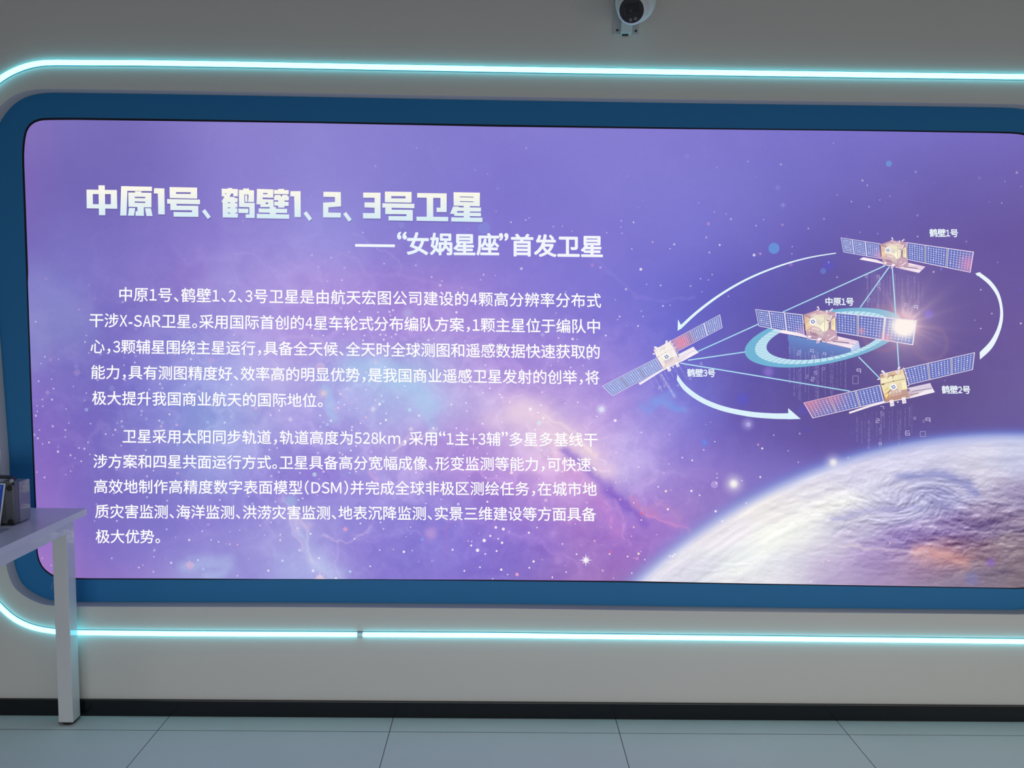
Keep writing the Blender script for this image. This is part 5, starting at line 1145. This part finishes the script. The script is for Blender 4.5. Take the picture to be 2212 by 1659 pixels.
# handle: flat grip between two brackets
hx1 = P(27, 1040, by0).x; hz = P(27, 1032, by0).z
bm = bmesh.new(); pth = [Vector((hx1, by0 + .008, ZTOP + bh - .004)), Vector((hx1 + .001, by0 + .008, hz - .012)), Vector((hx1 - .004, by0 + .008, hz - .004)), Vector((hx1 - .02, by0 + .008, hz)), Vector((hx1 - .10, by0 + .008, hz + .004)), Vector((hx1 - .18, by0 + .008, hz)), Vector((hx1 - .196, by0 + .008, hz - .004)), Vector((hx1 - .20, by0 + .008, hz - .012)), Vector((hx1 - .199, by0 + .008, ZTOP + bh - .004))]
sweep(bm, pth, [(-.004, -.008), (.004, -.008), (.004, .010), (-.004, .010), (-.004, -.008)], closed=False); hd = from_bm('handle', bm, M_dark, case)
bm = bmesh.new(); box(bm, (hx1 - .03, by0 + .002, ZTOP + bh - .004), (hx1 + .006, by0 + .016, hz - .010), bev=.002); from_bm('handle_bracket', bm, M_case, case)
bm = bmesh.new(); lathe(bm, [(0, .0062), (.0022, .0062), (.0022, .0035), (.001, .0035)], (P(26, 1038.5, by0).x, by0 - .001, P(26, 1038.5, by0).z), (0, -1, 0), 20); from_bm('hinge_screw', bm, mat('screw_bright', (196, 200, 204), rough=.25, metal=.6), case)

# ------------------------------------------------------------------ blue placard leaning against the box
M_pw = mat('placard_white', (232, 236, 240), rough=.35); M_pb = mat('placard_blue', (38, 88, 212), rough=.3)
q0, q1 = PZ(-3, 1142, ZTOP), P(11.5, 1044, 0)
yb_ = PZ(0, 1141, ZTOP).y
tr_ = P(11.8, 1044.5, by0 - .004)
br_ = PZ(0.5, 1135.5, ZTOP + .002)
plac = empty('info_placard', (br_.x, br_.y, ZTOP)); tag(plac, 'blue information card with white border leaning on the grey equipment box', 'placard')
v_up = tr_ - br_; v_l = Vector((-.26, -.0, .0)); nrm = v_up.cross(v_l).normalized()
if nrm.y > 0: nrm = -nrm
def slab(bm, u0, u1, w0, w1, t0, t1):
    vs = [br_ + v_up * u + v_l * w + nrm * t for t in (t0, t1) for (u, w) in ((u0, w0), (u1, w0), (u1, w1), (u0, w1))]; vs = [bm.verts.new(v) for v in vs]
    for f in ((0, 1, 2, 3), (7, 6, 5, 4), (0, 4, 5, 1), (1, 5, 6, 2), (2, 6, 7, 3), (3, 7, 4, 0)): bm.faces.new([vs[k] for k in f])
bm = bmesh.new(); slab(bm, 0, 1, 0, 1, -.002, .001); from_bm('card_border', bm, M_pw, plac)
bm = bmesh.new(); slab(bm, .02, .975, .016, .984, .001, .0016); from_bm('card_face', bm, M_pb, plac)
bm = bmesh.new()
for u0, u1, w0, w1 in ((.88, .925, .05, .5), (.84, .855, .06, .3), (.70, .74, .07, .45), (.62, .66, .085, .5), (.52, .535, .07, .45), (.42, .44, .06, .4)):
    slab(bm, u0, u1, w0, w1, .0016, .0019)
from_bm('card_lettering', bm, mat('placard_print', (170, 190, 225), rough=.4), plac)
# thin grey sheet lying on the table in front
s0 = PZ(22.5, 1143, ZTOP); s1_ = PZ(0, 1154, ZTOP)
bm = bmesh.new(); box(bm, (s0.x - .28, s1_.y - .22, ZTOP), (s0.x, s0.y, ZTOP + .0022), bev=.0006)
o = from_bm('desk_pad', bm, mat('pad_grey', (150, 152, 164), rough=.4)); tag(o, 'thin grey sheet lying on the white table before the box', 'sheet')

# ------------------------------------------------------------------ security camera
M_pl = mat('camera_white_plastic', (226, 228, 228), rough=.32, spec=.45); M_brk = mat('bracket_grey_plastic', (188, 190, 192), rough=.5); M_glass = mat('camera_black_glass', (9, 10, 18), rough=.06, spec=.5, coat=.5)
camg = empty('security_camera', P(1351, 74, 0)); tag(camg, 'white round security camera on a bracket at the top of the wall', 'security camera')
pa, pb_ = P(1323.5, 75.5, -.006), P(1379.5, 75.5, -.006)
bm = bmesh.new(); box(bm, (pa.x, -.006, pa.z), (pb_.x, 0, pa.z + .20), bev=.002); from_bm('wall_plate', bm, M_brk, camg)
aa, ab = P(1342, 73, -.03), P(1366, 73, -.03)
bm = bmesh.new()
prof_arm = [(-.005, pa.z + .002), (-.020, pa.z + .006), (-.045, pa.z + .06), (-.06, pa.z + .10), (-.06, pa.z + .15), (-.005, pa.z + .18)]
for xx in (aa.x, ab.x):
    pass
L1 = [bm.verts.new((aa.x, y, z)) for y, z in prof_arm]; L2 = [bm.verts.new((ab.x, y, z)) for y, z in prof_arm]
for i in range(len(L1)): bm.faces.new((L1[i], L1[(i + 1) % 6], L2[(i + 1) % 6], L2[i]))
bm.faces.new(L1); bm.faces.new(L2); from_bm('bracket_arm', bm, M_brk, camg)
bm = bmesh.new(); box(bm, (aa.x + .006, -.0085, pa.z - .0012), (ab.x - .010, -.0005, pa.z + .003), bev=.001); from_bm('cable_notch', bm, M_dark, camg)
for sx, sy in ((1333.5, 65.5), (1373.5, 67)):
    p = P(sx, sy, -.006); bm = bmesh.new(); lathe(bm, [(0, .0042), (.0014, .0042), (.0022, .0025)], p, (0, -1, 0), 14); s_o = from_bm('screw', bm, M_scr, camg)
face_c = P(1364.3, 22, -.165); base_c = P(1375, -2, -.055); ax = (face_c - base_c); LEN = ax.length; axn = ax.normalized()
bm = bmesh.new(); kR = 42 * (CAM_D - .07) / FPX
lathe(bm, [(0, kR * .9), (.004, kR), (LEN * .25, kR), (LEN * .45, kR * .93), (LEN * .62, kR * .80)], base_c, axn, 56); from_bm('dome_housing', bm, M_pl, camg, smooth=True)
fr_ = 25.6 * (CAM_D - .165) / FPX
RB = fr_ * 1.32; dz = math.sqrt(RB * RB - (fr_ * 1.05) ** 2); bc = base_c + axn * (LEN - dz)
bm = bmesh.new(); pr = [(RB * math.sin(t) , RB * math.cos(t)) for t in [R(-70 + k * (math.degrees(math.asin(dz / RB)) + 70) / 16) for k in range(17)]]
lathe(bm, pr, bc, axn, 56); ball = from_bm('eyeball', bm, M_pl, camg, smooth=True)
bm = bmesh.new(); lathe(bm, [(LEN - .0005, fr_), (LEN + .0006, fr_), (LEN + .0012, fr_ * .97)], base_c, axn, 56)
fc = from_bm('front_glass', bm, M_glass); fc.parent = ball; fc.matrix_parent_inverse = Matrix.Identity(4)
sx_ = axn.cross(Vector((0, 0, 1))).normalized(); sx_ = sx_ if sx_.x > 0 else -sx_; sz_ = sx_.cross(-axn).normalized(); sz_ = sz_ if sz_.z > 0 else -sz_
def on_face(px_, py_): return base_c + axn * (LEN + .0012) + sx_ * (px_ * fr_ / 25.6) + sz_ * (-py_ * fr_ / 25.6)
bm = bmesh.new()
q = [(-16, -12), (15.5, -14), (16, 3), (-14, 8)]
lo = [bm.verts.new(on_face(*p)) for p in q]; hi = [bm.verts.new(on_face(p[0] * .94, p[1] * .94) + axn * .0012) for p in q]
for i in range(4): bm.faces.new((lo[i], lo[(i + 1) % 4], hi[(i + 1) % 4], hi[i]))
bm.faces.new(hi); bm.faces.new(lo); l_o = from_bm('lens_window', bm, mat('lens_window_glass', (24, 24, 30), rough=.12)); l_o.parent = ball; l_o.matrix_parent_inverse = Matrix.Identity(4)
bm = bmesh.new(); lathe(bm, [(.0010, .0125), (.0022, .0120), (.0022, .0085), (.0014, .0040), (.0014, .0001)], on_face(.5, -3), axn, 28, cap0=False); l_o = from_bm('lens', bm, mat('lens_dark', (26, 25, 28), rough=.25)); l_o.parent = ball; l_o.matrix_parent_inverse = Matrix.Identity(4)
for p in ((-2.6, 18.8), (7.6, 17.2)):
    bm = bmesh.new(); lathe(bm, [(0, .0054), (.0010, .0052), (.0010, .0030), (.0004, .0022), (.0004, .0002)], on_face(*p), axn, 20, cap0=False)
    l_o = from_bm('infrared_lamp', bm, mat('ir_lamp', (120, 122, 128), rough=.3, metal=.2)); l_o.parent = ball; l_o.matrix_parent_inverse = Matrix.Identity(4)
